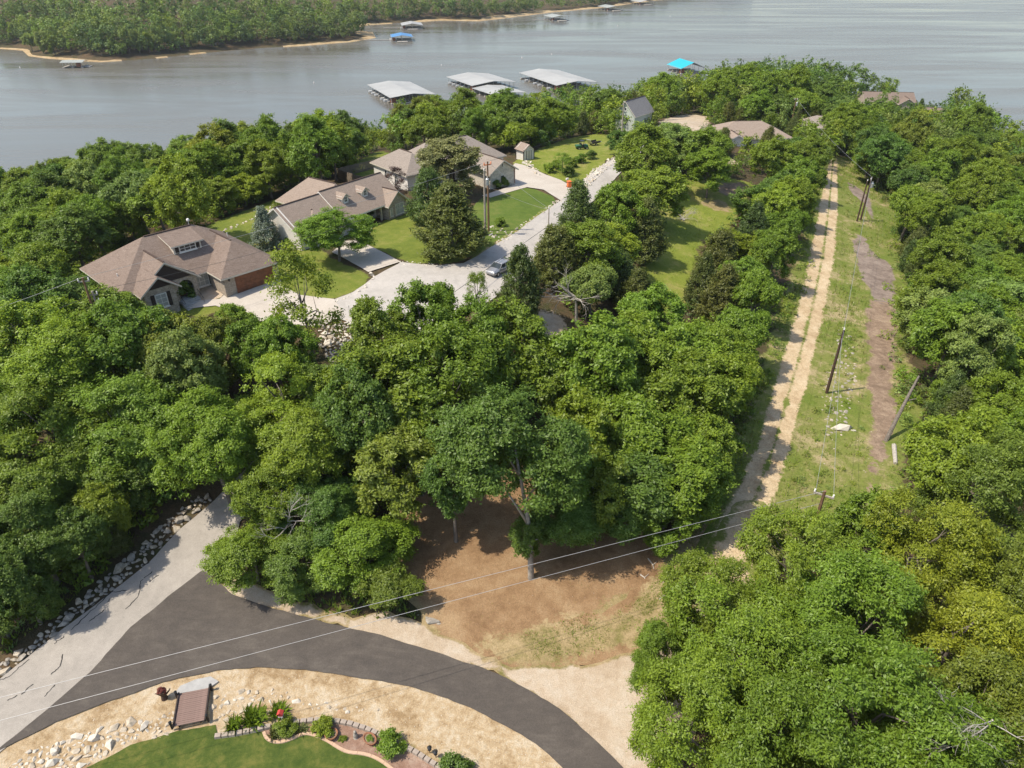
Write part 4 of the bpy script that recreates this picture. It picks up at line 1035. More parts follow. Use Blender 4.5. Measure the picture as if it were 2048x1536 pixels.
def facebox(m, x, y, z, w, d, h, face, off, mi=0):
    """a box of width w, height h and depth d whose back touches the wall plane at (x, y), moved sideways by off"""
    a, n = FACE[face]; tx, ty = math.cos(a), math.sin(a)
    cx = x+n[0]*d/2+tx*off; cy = y+n[1]*d/2+ty*off
    if face in 'fb': m.box((cx, cy, z), (w, d, h), 0, mi)
    else: m.box((cx, cy, z), (d, w, h), 0, mi)
def window(p, x, y, z, w, h, face='f', nx=2, ny=2, shut=None, frame='white', pane='glass', name='window'):
    m = MB(); t = .09
    for sx in (-1, 1): facebox(m, x, y, z, t, .09, h, face, sx*(w/2-t/2))
    for sz in (-1, 1): facebox(m, x, y, z+sz*(h/2-t/2), w-2*t, .085, t, face, 0)
    for i in range(1, nx): facebox(m, x, y, z, .05, .07, h-2*t, face, -w/2+w*i/nx)
    for i in range(1, ny): facebox(m, x, y, z-h/2+h*i/ny, w-2*t, .062, .05, face, 0)
    f = m.build(name, M[frame], p)
    m = MB(); facebox(m, x, y, z, w-2*t, .04, h-2*t, face, 0); m.build('pane', M[pane], f)
    m = MB(); facebox(m, x, y, z-h/2-.06, w+.2, .14, .1, face, 0); m.build('sill', M[frame], f)
    if shut:
        for sx in (-1, 1):
            m = MB(); facebox(m, x, y, z, .42, .05, h+.1, face, sx*(w/2+.27))
            for k in range(5): facebox(m, x, y, z-h*.4+h*.2*k, .32, .065, .06, face, sx*(w/2+.27))
            m.build('shutter', M[shut], p)
def gable_tri(m, x0, x1, y, ze, pitch, axis='y', th=.2, mi=0):
    """triangle of wall under a gable; ridge runs along axis"""
    h = (x1-x0)/2*pitch; c = (x0+x1)/2
    if axis == 'y': m.prism([(x0, y, ze), (x1, y, ze), (c, y, ze+h)], (0, th, 0), mi)
    else: m.prism([(y, x0, ze), (y, x1, ze), (y, c, ze+h)], (th, 0, 0), mi)
def house(name, x, y, z, ang, label): return thing(name, (x, y, z), label, 'house', None, R(ang))
def lamp(p, x, y, z, face):
    m = MB(); facebox(m, x, y, z, .16, .16, .34, face, 0); facebox(m, x, y, z+.24, .1, .1, .12, face, 0); m.build('wall_lamp', M['black'], p)

# --- the brown roofed stone house
H1 = house('stone_house', -35.0, 79.8, 29.15, 46.5, 'stone house with brown hipped roof, wooden garage door and arched entry')
w_ = MB()
w_.box((3.7, 1.9, .65), (7.4, 3.8, 4.3)); w_.box((-1.5, 9.6, .64), (17.7, 11.4, 4.28)) 
w_.box((-7.0, 2.75, .645), (3.6, 2.3, 4.29))
gable_tri(w_, -8.8, -5.2, 1.6, 2.785, .75)
m = []
ax, aw = -3.55, .95
arch = [(ax-aw, -.3), (-5.25, -.3), (-5.25, 5.2), (-2.05, 3.05), (-2.05, -.3), (ax+aw, -.3), (ax+aw, 1.5)]
arch += [(ax+aw*math.cos(t), 1.5+1.05*math.sin(t)) for t in np.linspace(0, math.pi, 13)[1:-1]] + [(ax-aw, 1.5)]
w_.prism([(a, 2.62, b) for a, b in arch], (0, .35, 0))
w_.box((-2.2, 3.4, 1.3), (.3, .85, 3.0))
w_.build('wall', M['stone'], H1)
r_ = Roof()
r_.hip(-10.4, 7.4, 3.6, 15.2, 2.8, .64)
r_.hip(0, 7.4, -.02, 9, 2.8, .66, axis='y', e1='gable')
r_.build(H1, M['roof1'], M['cream'])
r_ = Roof()
r_.hip(-8.85, -2.0, 2.6, 9.0, 2.82, .76, axis='y', e0='gable', e1='gable', oh=.4)
r_.build(H1, M['roof1'], M['cream'])
r_ = Roof()
r_.hip(-8.95, -4.9, 1.5, 5, 2.84, .76, axis='y', e0='gable', e1='gable', oh=.38, vent=False)
r_.build(H1, M['roof1'], M['cream'])
MB().prism([(-8.2, 2.58, 2.9), (-2.6, 2.58, 2.9), (-5.42, 2.58, 5.0)], (0, .12, 0)).build('gable_panel', M['dark'], H1)
MB().prism([(-8.3, 1.52, 2.95), (-5.5, 1.52, 2.95), (-6.9, 1.52, 4.0)], (0, .07, 0)).build('gable_panel', M['dark'], H1)
rf = Roof(.16)
rf.plane([(-2.95, 5.75, 5.62), (1.2, 5.75, 5.62), (1.2, 9.35, 6.42), (-2.95, 9.35, 6.42)])
dr = rf.build(H1, M['roof1'], M['cream']); dr.name = 'dormer_roof'
MB().prism([(-2.6, 6.2, 4.2), (-2.6, 6.2, 5.55), (-2.6, 9.2, 6.2)], (3.5, 0, 0)).build('dormer_wall', M['cream'], H1)
window(H1, -.85, 6.19, 5.0, 2.1, .85, 'f', 3, 2, 'dark')
window(H1, -1.0, 3.88, 1.55, 1.75, 2.0, 'f', 3, 3, 'dark', pane='blind')
window(H1, -7.0, 1.59, 1.35, 1.35, 1.7, 'f', 2, 3, 'dark', pane='blind')
window(H1, -9.55, 3.88, 1.4, .9, 1.5, 'f', 2, 2)
gd = MB(); facebox(gd, 4.0, -.01, 1.1, 5.1, .05, 2.25, 'f', 0); gd = gd.build('garage_door', M['door'], H1)
for i in range(8):
    for j in range(4):
        m = MB(); facebox(m, 4.0, -.06, .28+j*.55, .56, .03, .44, 'f', -2.17+.62*i); m.build('panel', M['door'], gd)
lamp(H1, .7, -.01, 2.0, 'f'); lamp(H1, 7.0, -.01, 2.0, 'f')
MB().box((ax, 3.86, 1.05), (1.05, .08, 2.2)).build('front_door', M['door'], H1)
st = MB()
for k in range(5): st.box((ax, 2.3-.32*k, -.1-.16*k), (2.3-.02*k, .34, .5))
st.box((ax, 3.2, -.02), (2.4, 1.4, .3)); st.build('entry_steps', M['slab'], H1)
for sx in (-1.12, 1.12):
    m = MB().tube([(ax+sx, 2.3, 1.15), (ax+sx, .95, .35)], .03, 5)
    for k in range(5): m.tube([(ax+sx, 2.3-.33*k, .05-.2*k), (ax+sx, 2.3-.33*k, 1.15-.2*k)], .018, 4)
    m.build('railing', M['black'], H1)
MB().lathe([(.02, 0), (.03, .5), (.16, .55), (.2, .7), (.14, .85), (.02, .92)], (1.3, 9.5, 6.45), 10).build('roof_vent', M['white'], H1)
for x, y, z in ((5.7, 9.0, 4.1), (3.9, 12.8, 4.4), (-9.3, 7.0, 3.5)): MB().tube([(x, y, z-.3), (x, y, z+.35)], .06, 6).build('vent_pipe', M['white'], H1)

# --- the house with two dormers
H2 = house('dormered_house', -33.1, 97.5, 28.9, 54.5, 'cream house with tan gabled roof and two small dormers behind the shade tree')
w_ = MB()
w_.box((4.9, 0, .3), (9.8, 8.6, 5.0)); w_.box((15.1, 1.0, .31), (10.6, 6.58, 5.0))
gable_tri(w_, -4.3, 4.3, 0.0, 2.79, .70, 'x'); gable_tri(w_, -4.2, 4.2, 20.18, 2.79, .70, 'x')
w_.box((12.5, 7.5, .3), (6.8, 7.0, 5.0)); w_.build('wall', M['siding'], H2)
w_ = MB(); w_.box((18.75, -3.7, .305), (4.0, 3.0, 5.0)); gable_tri(w_, 16.75, 20.75, -5.2, 2.8, .82); w_.build('gable_wall', M['stone'], H2)
r_ = Roof(); r_.hip(0, 9.5, -4.3, 4.3, 2.8, .68, e0='gable', e1='gable'); r_.build(H2, M['roof2'], M['white'])
r_ = Roof(); r_.hip(8.3, 20.4, -4.3, 4.3, 3.0, .70, e0='gable', e1='gable'); r_.build(H2, M['roof2'], M['white'])
r_ = Roof(); r_.hip(9.0, 16.2, 2, 11.2, 2.8, .85, axis='y', e0='gable'); r_.hip(16.75, 20.75, -5.2, 0, 2.82, .82, axis='y', e0='gable', e1='gable', oh=.4); r_.build(H2, M['roof2'], M['cream'])
r_ = Roof(); r_.hip(2.0, 7.4, -4.75, 0, 2.84, .62, axis='y', e1='gable'); r_.build(H2, M['roof2'], M['white'])
for dx in (10.6, 14.6):
    MB().box((dx, -1.7, 4.35), (1.2, 1.7, 1.6)).build('dormer_wall', M['siding'], H2)
    q = Roof(.12); q.hip(dx-.62, dx+.62, -2.6, 1.2, 5.1, .75, axis='y', e0='gable', e1='gable', oh=.25, vent=False); q.build(H2, M['roof2'], M['cream']).name = 'dormer_roof'
    m = MB(); gable_tri(m, dx-.6, dx+.6, -2.55, 5.1, .75); m.build('dormer_gable', M['siding'], H2)
    window(H2, dx, -2.56, 4.65, .7, .9, 'f', 2, 2)
window(H2, 19.1, -5.21, 1.55, 1.9, 1.7, 'f', 2, 2, pane='blind', frame='cream')
window(H2, 17.25, -5.21, 1.4, .6, 1.3, 'f', 1, 2, pane='blind', frame='cream')
window(H2, 12.4, -2.3, 1.5, 1.2, 1.5, 'f', 2, 2); window(H2, 0, 1.4, 3.9, .35, .7, 'l', 1, 2); window(H2, .9, -4.32, 1.6, .8, 1.2, 'f', 1, 2)
MB().box((14.6, -2.33, 1.1), (1.0, .08, 2.2)).build('front_door', M['dark'], H2)
for px_ in (10.4, 13.0, 16.2): MB().box((px_, -4.0, .9), (.24, .24, 3.8)).build('porch_post', M['cream'], H2)
MB().box((13.2, -3.4, -.1), (7.0, 2.3, .4)).build('porch_floor', M['slab'], H2)
gd = MB(); facebox(gd, 4.7, -4.75, 1.0, 4.6, .06, 2.2, 'f', 0); gd.build('garage_door', M['white'], H2)
MB().box((4.7, -4.53, .8), (5.4, .43, 4.0)).build('garage_wall', M['siding'], H2)

# --- the L-shaped white house
H3 = house('white_house', -18.3, 124.1, 28.9, 40, 'L-shaped white house with grey-brown hipped roofs and a brick garage wing')
w_ = MB(); w_.box((11.0, 5.0, .5), (21.6, 9.8, 5.2)); w_.box((3.4, 5.6, .48), (6.8, 11.4, 5.18)); w_.build('wall', M['stucco'], H3)
w_ = MB(); w_.box((14.2, -4.4, .5), (5.4, 8.9, 5.2)); gable_tri(w_, 11.5, 16.9, -8.85, 3.0, .62); w_.build('garage_wall', M['lime'], H3)
MB().box((17.05, -4.5, .5), (.3, 8.72, 5.18)).build('brick_side_wall', M['brick'], H3)
r_ = Roof(); r_.hip(0, 7.4, 0, 11.4, 3.1, .62, axis='y'); r_.hip(2.5, 21.8, 0, 9.9, 3.1, .66); r_.hip(7.2, 15.0, -1.2, 9, 3.3, .72, axis='y'); r_.hip(11.4, 17.2, -8.9, 2.5, 3.1, .62, axis='y', e0='gable', e1='gable')
r_.build(H3, M['roof3'], M['cream'])
window(H3, 0, 7.0, 1.6, .8, 1.5, 'l', 1, 2); window(H3, 0, 3.5, 1.4, 1.2, 1.6, 'l', 2, 2); window(H3, 2.6, 0, 1.6, .5, 1.6, 'f', 1, 2); window(H3, 14.2, -8.86, 1.4, .9, 1.7, 'f', 1, 2, None, 'cream'); window(H3, 14.2, -8.87, 4.0, .4, .7, 'f', 1, 1, None, 'cream')
gd = MB(); facebox(gd, 17.21, -5.0, 1.15, 5.0, .06, 2.2, 'r', 0); gd.build('garage_door', M['white'], H3)
MB().box((9.6, -.08, 1.1), (1.1, .1, 2.2)).build('front_door', M['dark'], H3)
window(H3, 5.4, 0, 1.5, 1.4, 1.6, 'f', 2, 2)

def simple_house(name, x, y, ang, wd, dp, ev, pitch, wall, roof, label, ends=('hip', 'hip'), axis='x', z=None, wins=(), z0=-2):
    zz = zt(x, y) if z is None else z
    h = house(name, x, y, zz, ang, label)
    m = MB().box((0, 0, (ev+z0)/2), (wd-.1, dp-.1, ev-z0))
    for k, e in enumerate(ends):
        if e == 'gable':
            if axis == 'y': gable_tri(m, -wd/2+.05, wd/2-.05, (-dp/2+.05, dp/2-.25)[k], ev-.02, pitch)
            else: gable_tri(m, -dp/2+.05, dp/2-.05, (-wd/2+.05, wd/2-.25)[k], ev-.02, pitch, 'x')
    m.build('wall', wall, h)
    r_ = Roof(); r_.hip(-wd/2, wd/2, -dp/2, dp/2, ev, pitch, axis=axis, e0=ends[0], e1=ends[1]); r_.build(h, roof, M['cream'])
    for w__ in wins: window(h, *w__)
    return h
p = at_z(1487, 262, 26.5)
h4 = simple_house('tan_roof_house', p.x+1.5, p.y+3, 4, 19, 12, 3.0, .45, M['stucco'], M['roof2'], 'house with a wide tan hipped roof half hidden behind the meadow trees', z=22.6, wins=[(-6, -5.96, 1.6, 1.4, 1.3, 'f'), (-1, -5.96, 1.6, 1.4, 1.3, 'f'), (5, -5.96, 1.6, 1.4, 1.3, 'f')])
r_ = Roof(); r_.hip(-7.5, -2.5, -8.5, 0, 3.0, .5, axis='y', e0='gable', e1='gable'); r_.build(h4, M['roof2'], M['white'])
m = MB().box((-5, -7.2, .5), (4.9, 2.5, 5)); gable_tri(m, -7.4, -2.6, -8.45, 3.0, .5); m.build('gable_wall', M['white'], h4)
p = ground(1268, 215, 5.5)
simple_house('steep_roof_house', p.x+.6, p.y+3, -38, 5.6, 9, 4.2, 1.05, M['paleg'], M['roof_grey'], 'pale green house with a steep grey gabled roof among the trees', ('gable', 'gable'), 'y', z=p.z-5.5, wins=[(-.5, -4.46, 2.4, .7, 1.1, 'f', 1, 2), (.5, -4.46, 2.4, .7, 1.1, 'f', 1, 2), (0, -4.46, 5.2, .6, .8, 'f', 1, 1)], z0=-3)
for px, py, z, ang, wd, dp, mat, lab in [(757, 240, 12, 40, 9, 7, 'roof2', 'tan roof showing above the trees below the left boat dock'), (1050, 196, 10, 20, 10, 7, 'roof1', 'brown roof deep in the trees before the middle boat dock'), (1156, 190, 10, 10, 9, 7, 'roof1', 'small brown roof among trees before the right boat dock'),
        (1640, 240, 20, -20, 11, 9, 'roof3', 'grey-brown roof behind the yellow-green tree near the end of the track')]:
    p = ground(px, py, 4.4); h = simple_house('wooded_house', p.x, p.y, ang, wd, dp, 3.4, .5, M['siding'], M[mat], lab, z=p.z-4.4, wins=[(-2, -dp/2+.05, 1.5, 1.2, 1.2, 'f'), (2, -dp/2+.05, 1.5, 1.2, 1.2, 'f')], z0=-3)
p = ground(1775, 188, 5.5)
h = simple_house('ridge_house', p.x, p.y, -8, 20, 11, 3.6, .5, M['stone'], M['roof1'], 'long brown roofed house with twin gables on the wooded point', ('gable', 'gable'), z=p.z-5.5, wins=[(8, -5.45, 1.6, 1.6, 1.4, 'f'), (-5, -5.45, 1.6, 1.6, 1.4, 'f')], z0=-3)
r_ = Roof(); r_.hip(3, 9.5, -8.5, 0, 3.2, .62, axis='y', e0='gable', e1='gable'); r_.build(h, M['roof1'], M['cream']); m = MB().box((6.25, -7, .5), (6.3, 3, 5.3)); gable_tri(m, 3.1, 9.4, -8.45, 3.15, .62); m.build('gable_wall', M['stone'], h)
p = ground(1868, 216, 4.0)
simple_house('low_roof_house', p.x, p.y, -8, 15, 7, 2.8, .4, M['stone'], M['roof1'], 'low brown roof just below the twin gabled house on the point', z=p.z-4, wins=[(0, -3.45, 1.5, 1.4, 1.2, 'f')], z0=-3)

# --- garden shed
p = ground(1050, 318)
sh = thing('garden_shed', p, 'small tan garden shed with brown gabled roof and dark corner boards', 'shed', None, R(35))
m = MB().box((0, 0, 1.0), (2.6, 2.6, 2.4)); gable_tri(m, -1.3, 1.3, -1.3, 2.2, .75); gable_tri(m, -1.3, 1.3, 1.1, 2.2, .75); m.build('wall', M['siding'], sh)
r_ = Roof(.1); r_.hip(-1.3, 1.3, -1.3, 1.3, 2.2, .75, .3, 'y', 'gable', 'gable', False); r_.build(sh, M['roof2'], M['dark'])
for sx, sy in ((-1.3, -1.3), (1.3, -1.3), (-1.3, 1.3), (1.3, 1.3)): MB().box((sx, sy, 1.0), (.14, .14, 2.42)).build('corner_board', M['dark'], sh)
m = MB(); facebox(m, 0, -1.3, 1.0, 1.2, .06, 1.9, 'f', 0); d_ = m.build('door', M['cream'], sh)
for sx in (-.6, 0, .6):
    m = MB(); facebox(m, 0, -1.3, 1.0, .07, .09, 1.9, 'f', sx); m.build('door_batten', M['dark'], d_)
# ------------------------------------------------------------------ docks, boats, buoys
def boat(x, y, rz, label, grp):
    b = thing('boat', (x, y, .05), label, 'boat', grp, rz)
    sec = [(-2.9, .95, .75), (-1, 1.1, .8), (1.2, 1.0, .9), (2.4, .55, 1.0), (3.1, .08, 1.1)]; m = MB()
    for X, hw, h in sec: m.v += [(X, -hw, h), (X, -hw*.75, .1), (X, 0, -.15), (X, hw*.75, .1), (X, hw, h)]
    for i in range(4):
        for k in range(4): m.f.append((5*i+k, 5*i+5+k, 5*i+6+k, 5*i+1+k)); m.mi.append(0)
        m.f.append((5*i+4, 5*i+9, 5*i+5, 5*i)); m.mi.append(0)
    m.f.append((0, 1, 2, 3, 4)); m.mi.append(0); m.build('hull', M['boatwhite'], b)
    MB().box((-.3, 0, .95), (2.6, 1.5, .12)).build('cockpit', M['dark'], b)
    MB().prism([(.9, -.8, .95), (.9, .8, .95), (.55, .7, 1.5), (.55, -.7, 1.5)], (.05, 0, 0)).build('windscreen', M['glass'], b)
    MB().box((-3.05, 0, .7), (.35, .45, 1.0)).build('outboard_motor', M['black'], b)
def dock(x, y, ang, L, Wd, roof, label, slips=4, h=3.4, walk=None, pitch=.16, boats=(), swim=0):
    """roofed slips on both sides of a spine that runs along the ridge"""
    d = thing('boat_dock', (x, y, 0), label, 'dock', None, R(ang))
    MB().box((0, 0, .35), (L, 2.0, .5)).build('spine_deck', M['plank'], d)
    for i in range(slips+1):
        X = -L/2+.6+(L-1.2)*i/slips
        for sy in (-1, 1): MB().box((X, sy*(Wd/4+.5), .34), (1.2, Wd/2-1.02, .48)).build('finger_deck', M['plank'], d)
        for yy_ in (-Wd/2+.3, 0, Wd/2-.3): MB().tube([(X, yy_, .5), (X, yy_, h+.12 if yy_ else h+Wd/2*pitch-.1)], .1, 6).build('post', M['steel'], d)
    r_ = Roof(.16); r_.hip(-L/2, L/2, -Wd/2, Wd/2, h, pitch, .6, 'x', 'gable', 'gable', False); r_.build(d, M[roof], M['steel'])
    for yy_ in (-Wd/2, Wd/2): MB().box((0, yy_, h-.1), (L, .14, .35)).build('roof_beam', M['steel'], d)
    MB().box((L/2-2.5, -Wd/2+1.6, 1.65), (2.4, 2.2, 2.1)).build('storage_locker', M['door'], d)
    if swim: MB().box((L/2+swim/2+.65, 0, .3), (swim, Wd*.5, .4)).build('swim_platform', M['plank'], d)
    if walk:
        wx, wy = walk; q = Vector((wx, wy, 0)); az = math.atan2(wy, wx); MB().box((wx/2, wy/2, .25), (q.length, 1.4, .3), az).build('gangway', M['plank'], d)
    c, s_ = math.cos(R(ang)), math.sin(R(ang))
    for i, sd in boats:
        X = -L/2+.6+(L-1.2)*(i+.5)/slips; Y = sd*(Wd/2-1.6)
        boat(x+X*c-Y*s_, y+X*s_+Y*c, R(ang)+sd*math.pi/2, 'white motor boat moored in a slip under a dock roof', 'boats in the dock slips')
def dockp(px, py, *a, **k):
    p = at_z(px, py, 3.5); dock(p.x, p.y, *a, **k)
dockp(148, 122, 8, 12, 10, 'metalgreen', 'lone small dock with grey-green roof off the far left shore', 2, swim=2.5)
dock(-88.5, 630, -80, 20, 16, 'metalblue', 'dock with a blue metal roof on the far shore', 3, walk=(-4, -30), swim=4, boats=((0, -1), (1, -1)))
dock(-92, 727, -80, 24, 18, 'metalroof', 'dock with a pale metal roof just behind the blue roofed one', 3, walk=(-3, -26), swim=4, boats=((1, -1),))
dockp(1113, 32, -70, 22, 18, 'metalgreen', 'grey-green roofed dock off the far sandy point', 3, walk=(-6, -24), swim=5)
dockp(1221, 13, -70, 26, 20, 'metalgreen', 'grey-green roofed dock near the top edge, second from the right', 3, swim=5)
dockp(1284, 2, -70, 26, 20, 'metalroof', 'rightmost far dock at the very top edge', 3, swim=5)
dock(-56.4, 384, -65, 40, 22, 'metalroof', 'large pale roofed dock, nearest and leftmost behind the trees', 7, pitch=.10, boats=((0, -1), (1, -1), (2, -1), (4, -1), (5, -1), (1, 1)))
dock(-17, 415, -62, 32, 25, 'metalroof', 'large pale roofed dock in the middle behind the trees', 6, pitch=.11, boats=((0, -1), (1, -1), (2, -1), (3, -1)))
dock(-6.5, 386, -60, 24, 17, 'metalroof', 'lower pale dock roof directly in front of the middle large dock', 4, h=2.6, pitch=.10)
dock(25, 422, -66, 46, 24, 'metalroof', 'large grey dock roof, rightmost of the big docks behind the trees', 8, pitch=.11, boats=((1, -1), (3, -1), (4, -1), (6, -1)))
dockp(1372, 131, -75, 18, 15, 'teal', 'turquoise roofed dock peeking over the treetops', 3, pitch=.40)
for px, py in [(40,136),(628,166),(883,131),(1103,109),(1044,116),(1235,52),(1340,33)]:
    p = at_z(px, py, 0)
    t = thing('buoy', (p.x, p.y, 0), 'small white buoy floating alone on the open lake', 'buoy', 'buoys on the lake')
    MB().lathe([(.2, -.2), (.3, .0), (.3, .25), (.2, .35), (.14, .8), (.04, .9)], n=10).build('float', M['boatwhite'], t)
    MB().lathe([(.22, .3), (.21, .36), (.17, .45)], n=10).build('band', M['orange'], t)

# ------------------------------------------------------------------ utility poles and wires
def pole(top, height, mat, label, arm=0, arm_rz=0, transformer=False, lampy=False, r=.15, cap=None, x=None):
    b = Vector((top.x, top.y, top.z-height))
    t = thing('utility_pole', b, label, 'pole', None)
    MB().tube([(0, 0, -1.0), (0, 0, height*.5), (0, 0, height)], [r*1.15, r, r*.75], 10).build('shaft', M[mat], t)
    dx, dy = math.cos(arm_rz), math.sin(arm_rz)
    if arm:
        ca = MB().box((0, 0, height-.45), (arm, .12, .14), arm_rz).build('crossarm', M['woodgrey'] if cap is None else M[cap], t)
        for k in (-.45, .0, .45): MB().lathe([(.05, -.38), (.09, -.3), (.05, -.2), (.09, -.14), (.03, -.05)], (dx*arm*k, dy*arm*k, height), 8).build('insulator', M['white'] if cap is None else M[cap], ca)
    else: MB().lathe([(.06, 0), (.1, .08), (.06, .16), (.09, .24), (.02, .3)], (0, 0, height), 8).build('insulator', M['white'], t)
    if transformer:
        q = MB().lathe([(.05, -.48), (.27, -.45), (.28, .4), (.2, .48), (.05, .5)], (.42, 0, height-1.6), 12).build('transformer', M['steel'], t)
        MB().lathe([(.04, 0), (.06, .15), (.03, .3)], (.42, 0, height-1.1), 8).build('bushing', M['white'], q)
    if lampy:
        m = MB().tube([(0, 0, height-2.2), (.7, -.2, height-1.9), (1.1, -.3, height-2.0)], .04, 6); a = m.build('lamp_arm', M['steel'], t)
        MB().lathe([(.06, .15), (.3, 0), (.28, -.12), (.1, -.2)], (1.1, -.3, height-2.05), 10).build('lamp_head', M['white'], a)
    return t
def ptop(px, py, h, base=None):
    """top of a pole of height h that stands on the ground and shows its top at this pixel"""
    return ground(px, py, h)
def wire(a, b, sag, label, r=.017, mat='wire', grp=None, n=28):
    a, b = Vector(a), Vector(b); pts = []
    for k in range(n+1):
        t = k/n; p = a.lerp(b, t); p.z -= sag*4*t*(1-t); pts.append(p)
    o = MB().tube(pts, r, 5).build('power_line', M[mat]); tag(o, label, 'wire', grp)
PL1 = ptop(165, 555, 11.0); PL2 = ptop(184, 582, 9.0)
PC1 = ptop(975, 323, 10.4); PC2 = ptop(968, 341, 9.6)
PR1 = ptop(1688, 660, 8.6); PR2 = ptop(1744, 354, 8.6); PR3 = ptop(1650, 982, 8.6); PR2b = ptop(1735, 362, 8.0)
PB = ptop(1248, 205, 9.5); PE = ptop(1593, 196, 10.0); PF = ptop(1422, 155, 9.0); PX = ptop(1098, 417, 5.0)
pole(PL1, 11.0, 'wood', 'brown utility pole left of the brown roofed house', 1.1, .3)
pole(PL2, 9.0, 'woodgrey', 'grey utility pole with transformer and lamp left of the stone house', .9, .3, True, True)
pole(PC1, 10.4, 'wood', 'tall utility pole with bright orange top on the lawn by the street', 1.2, .5, cap='orangeline', r=.14)
pole(PC2, 9.6, 'woodgrey', 'grey utility pole with transformer beside the orange topped one', 0, 0, True)
pole(PR1, 8.6, 'wooddark', 'dark utility pole standing in the middle of the weedy corridor', 0, 0, r=.16)
pole(PR2, 8.6, 'wooddark', 'dark utility pole at the far end of the weedy corridor', .8, .9, True, r=.16)
pole(PR2b, 8.0, 'wooddark', 'second dark pole close behind the far corridor pole', 0, 0, r=.14)
pole(PR3, 8.6, 'wood', 'utility pole with crossarm rising out of the lower right trees', 1.6, 2.6, r=.16)
pole(PB, 9.5, 'woodgrey', 'pale utility pole at the far end of the street', 0, 0)
pole(PE, 10.0, 'wood', 'utility pole with transformer behind the tan hipped roof', .9, .2, True)
pole(PF, 9.0, 'woodgrey', 'thin grey pole top among trees near the turquoise roof', .8, .4, True)
pole(PX, 5.0, 'woodgrey', 'short grey service post at the right edge of the street', 0, 0, r=.09)
A1 = Vector((-70, 17.3, 24.4)); A2 = Vector((-70, 16.2, 23.2))
def through(p0, px, py, z):          # a far end so that the span from p0 shows at this pixel
    q = at_z(px, py, z); return p0 + (q-p0)*1.75
wire(PR3, through(PR3, 0, 1395, 26.0), .0, 'upper bright power line across the road fork')
q = PR3-Vector((0, 0, 1.3)); wire(q, through(q, 0, 1441, 25.0), .0, 'lower bright power line across the road fork')
wire(PR3+Vector((-.6, .3, 0)), PR1, .35, 'power line from the corridor pole to the lower right pole', .014, grp=None)
wire(PR3+Vector((.6, -.3, 0)), PR1-Vector((0, 0, 1.0)), .35, 'lower cable from the corridor pole to the lower right pole', .014)
wire(PR1, PR2, .6, 'power line along the weedy corridor', .016); wire(PR1-Vector((0, 0, 1)), PR2-Vector((0, 0, 1.2)), .6, 'lower cable along the weedy corridor', .014, 'wiredark')
wire(PR2, PE, 1.0, 'power line from the corridor into the woods of the point', .016)
wire(PL1, PC1, .5, 'power line over the roofs from the brown pole to the orange topped pole', .016)
wire(PL1, PL1+(PL1-PC1)*.6+Vector((0, -2, -1)), .4, 'power line leaving the brown pole to the left', .018)
wire(PL2, PC2, 1.6, 'sagging cable before the stone house from grey pole to grey pole', .018, 'wiredark')
wire(PL2-Vector((0, 0, .4)), PL2+(PL2-PC2)*.6+Vector((0, -3, -1.5)), .4, 'cable leaving the grey pole to the left', .018, 'wiredark')
wire(PC1, PX, .2, 'cable from the orange topped pole down to the service post', .02); wire(PC2-Vector((0, 0, 2)), PX-Vector((0, 0, .2)), .3, 'lower cable sloping over the mown lawn to the service post', .016)
wire(PC1, PB, 1.2, 'power line along the street to the far pale pole', .014, 'wiredark')
wire(PB, PF, 1.0, 'power line from the far street pole towards the point', .014, 'wiredark')
wire(PX-Vector((0, 0, 2.6)), ground(893, 595, 2.5), .0, 'dark cable hanging low over the cul-de-sac', .03, 'wiredark')
m = MB().tube([PC1-Vector((0, 0, 4)), ground(1010, 470)], .02, 5)

# ------------------------------------------------------------------ car, utility vehicle, trailer, bin, fence
def wheel(p, x, y, z, r, wd=.2):
    o = MB()
    prof = [(r*.55, -wd/2), (r*.95, -wd/2), (r, -wd/4), (r, wd/4), (r*.95, wd/2), (r*.55, wd/2)]
    n = 16
    for q, h in prof:
        for k in range(n):
            g = 2*math.pi*k/n; o.v.append((x+q*math.cos(g), y+h, z+q*math.sin(g)))
    for i in range(len(prof)-1):
        for k in range(n): o.f.append((i*n+k, i*n+(k+1) % n, (i+1)*n+(k+1) % n, (i+1)*n+k)); o.mi.append(0)
    w__ = o.build('wheel', M['tyre'], p, True)
    o = MB()
    for h in (-wd*.4, wd*.4): o.v += [(x+r*.56*math.cos(2*math.pi*k/n), y+h, z+r*.56*math.sin(2*math.pi*k/n)) for k in range(n)]
    o.f = [tuple(range(n)), tuple(range(n, 2*n))]+[(k, (k+1) % n, n+(k+1) % n, n+k) for k in range(n)]; o.mi = [0]*len(o.f)
    o.build('rim', M['steel'], w__)
p = ground(1000, 545)
car = thing('parked_car', p+Vector((0, 0, .09)), 'silver-grey sedan parked at the street edge, half behind the cedar', 'car', None, R(232))
sec = [(-2.25, .70, .38, .62), (-2.1, .84, .28, .86), (-1.2, .90, .25, .93), (0, .91, .24, .93), (1.0, .90, .25, .90), (1.9, .85, .27, .80), (2.2, .66, .34, .66)]; m = MB()
for X, hw, z0, z1 in sec: m.v += [(X, -hw*.9, z0), (X, -hw, (z0+z1)/2), (X, -hw*.93, z1), (X, -hw*.5, z1+.04), (X, hw*.5, z1+.04), (X, hw*.93, z1), (X, hw, (z0+z1)/2), (X, hw*.9, z0)]
for i in range(len(sec)-1):
    for k in range(8): m.f.append((8*i+k, 8*i+(k+1) % 8, 8*i+8+(k+1) % 8, 8*i+8+k)); m.mi.append(0)
m.f += [tuple(range(8)), tuple(range(8*len(sec)-8, 8*len(sec)))]; m.mi += [0, 0]; body = m.build('body', M['carpaint'], car, True)
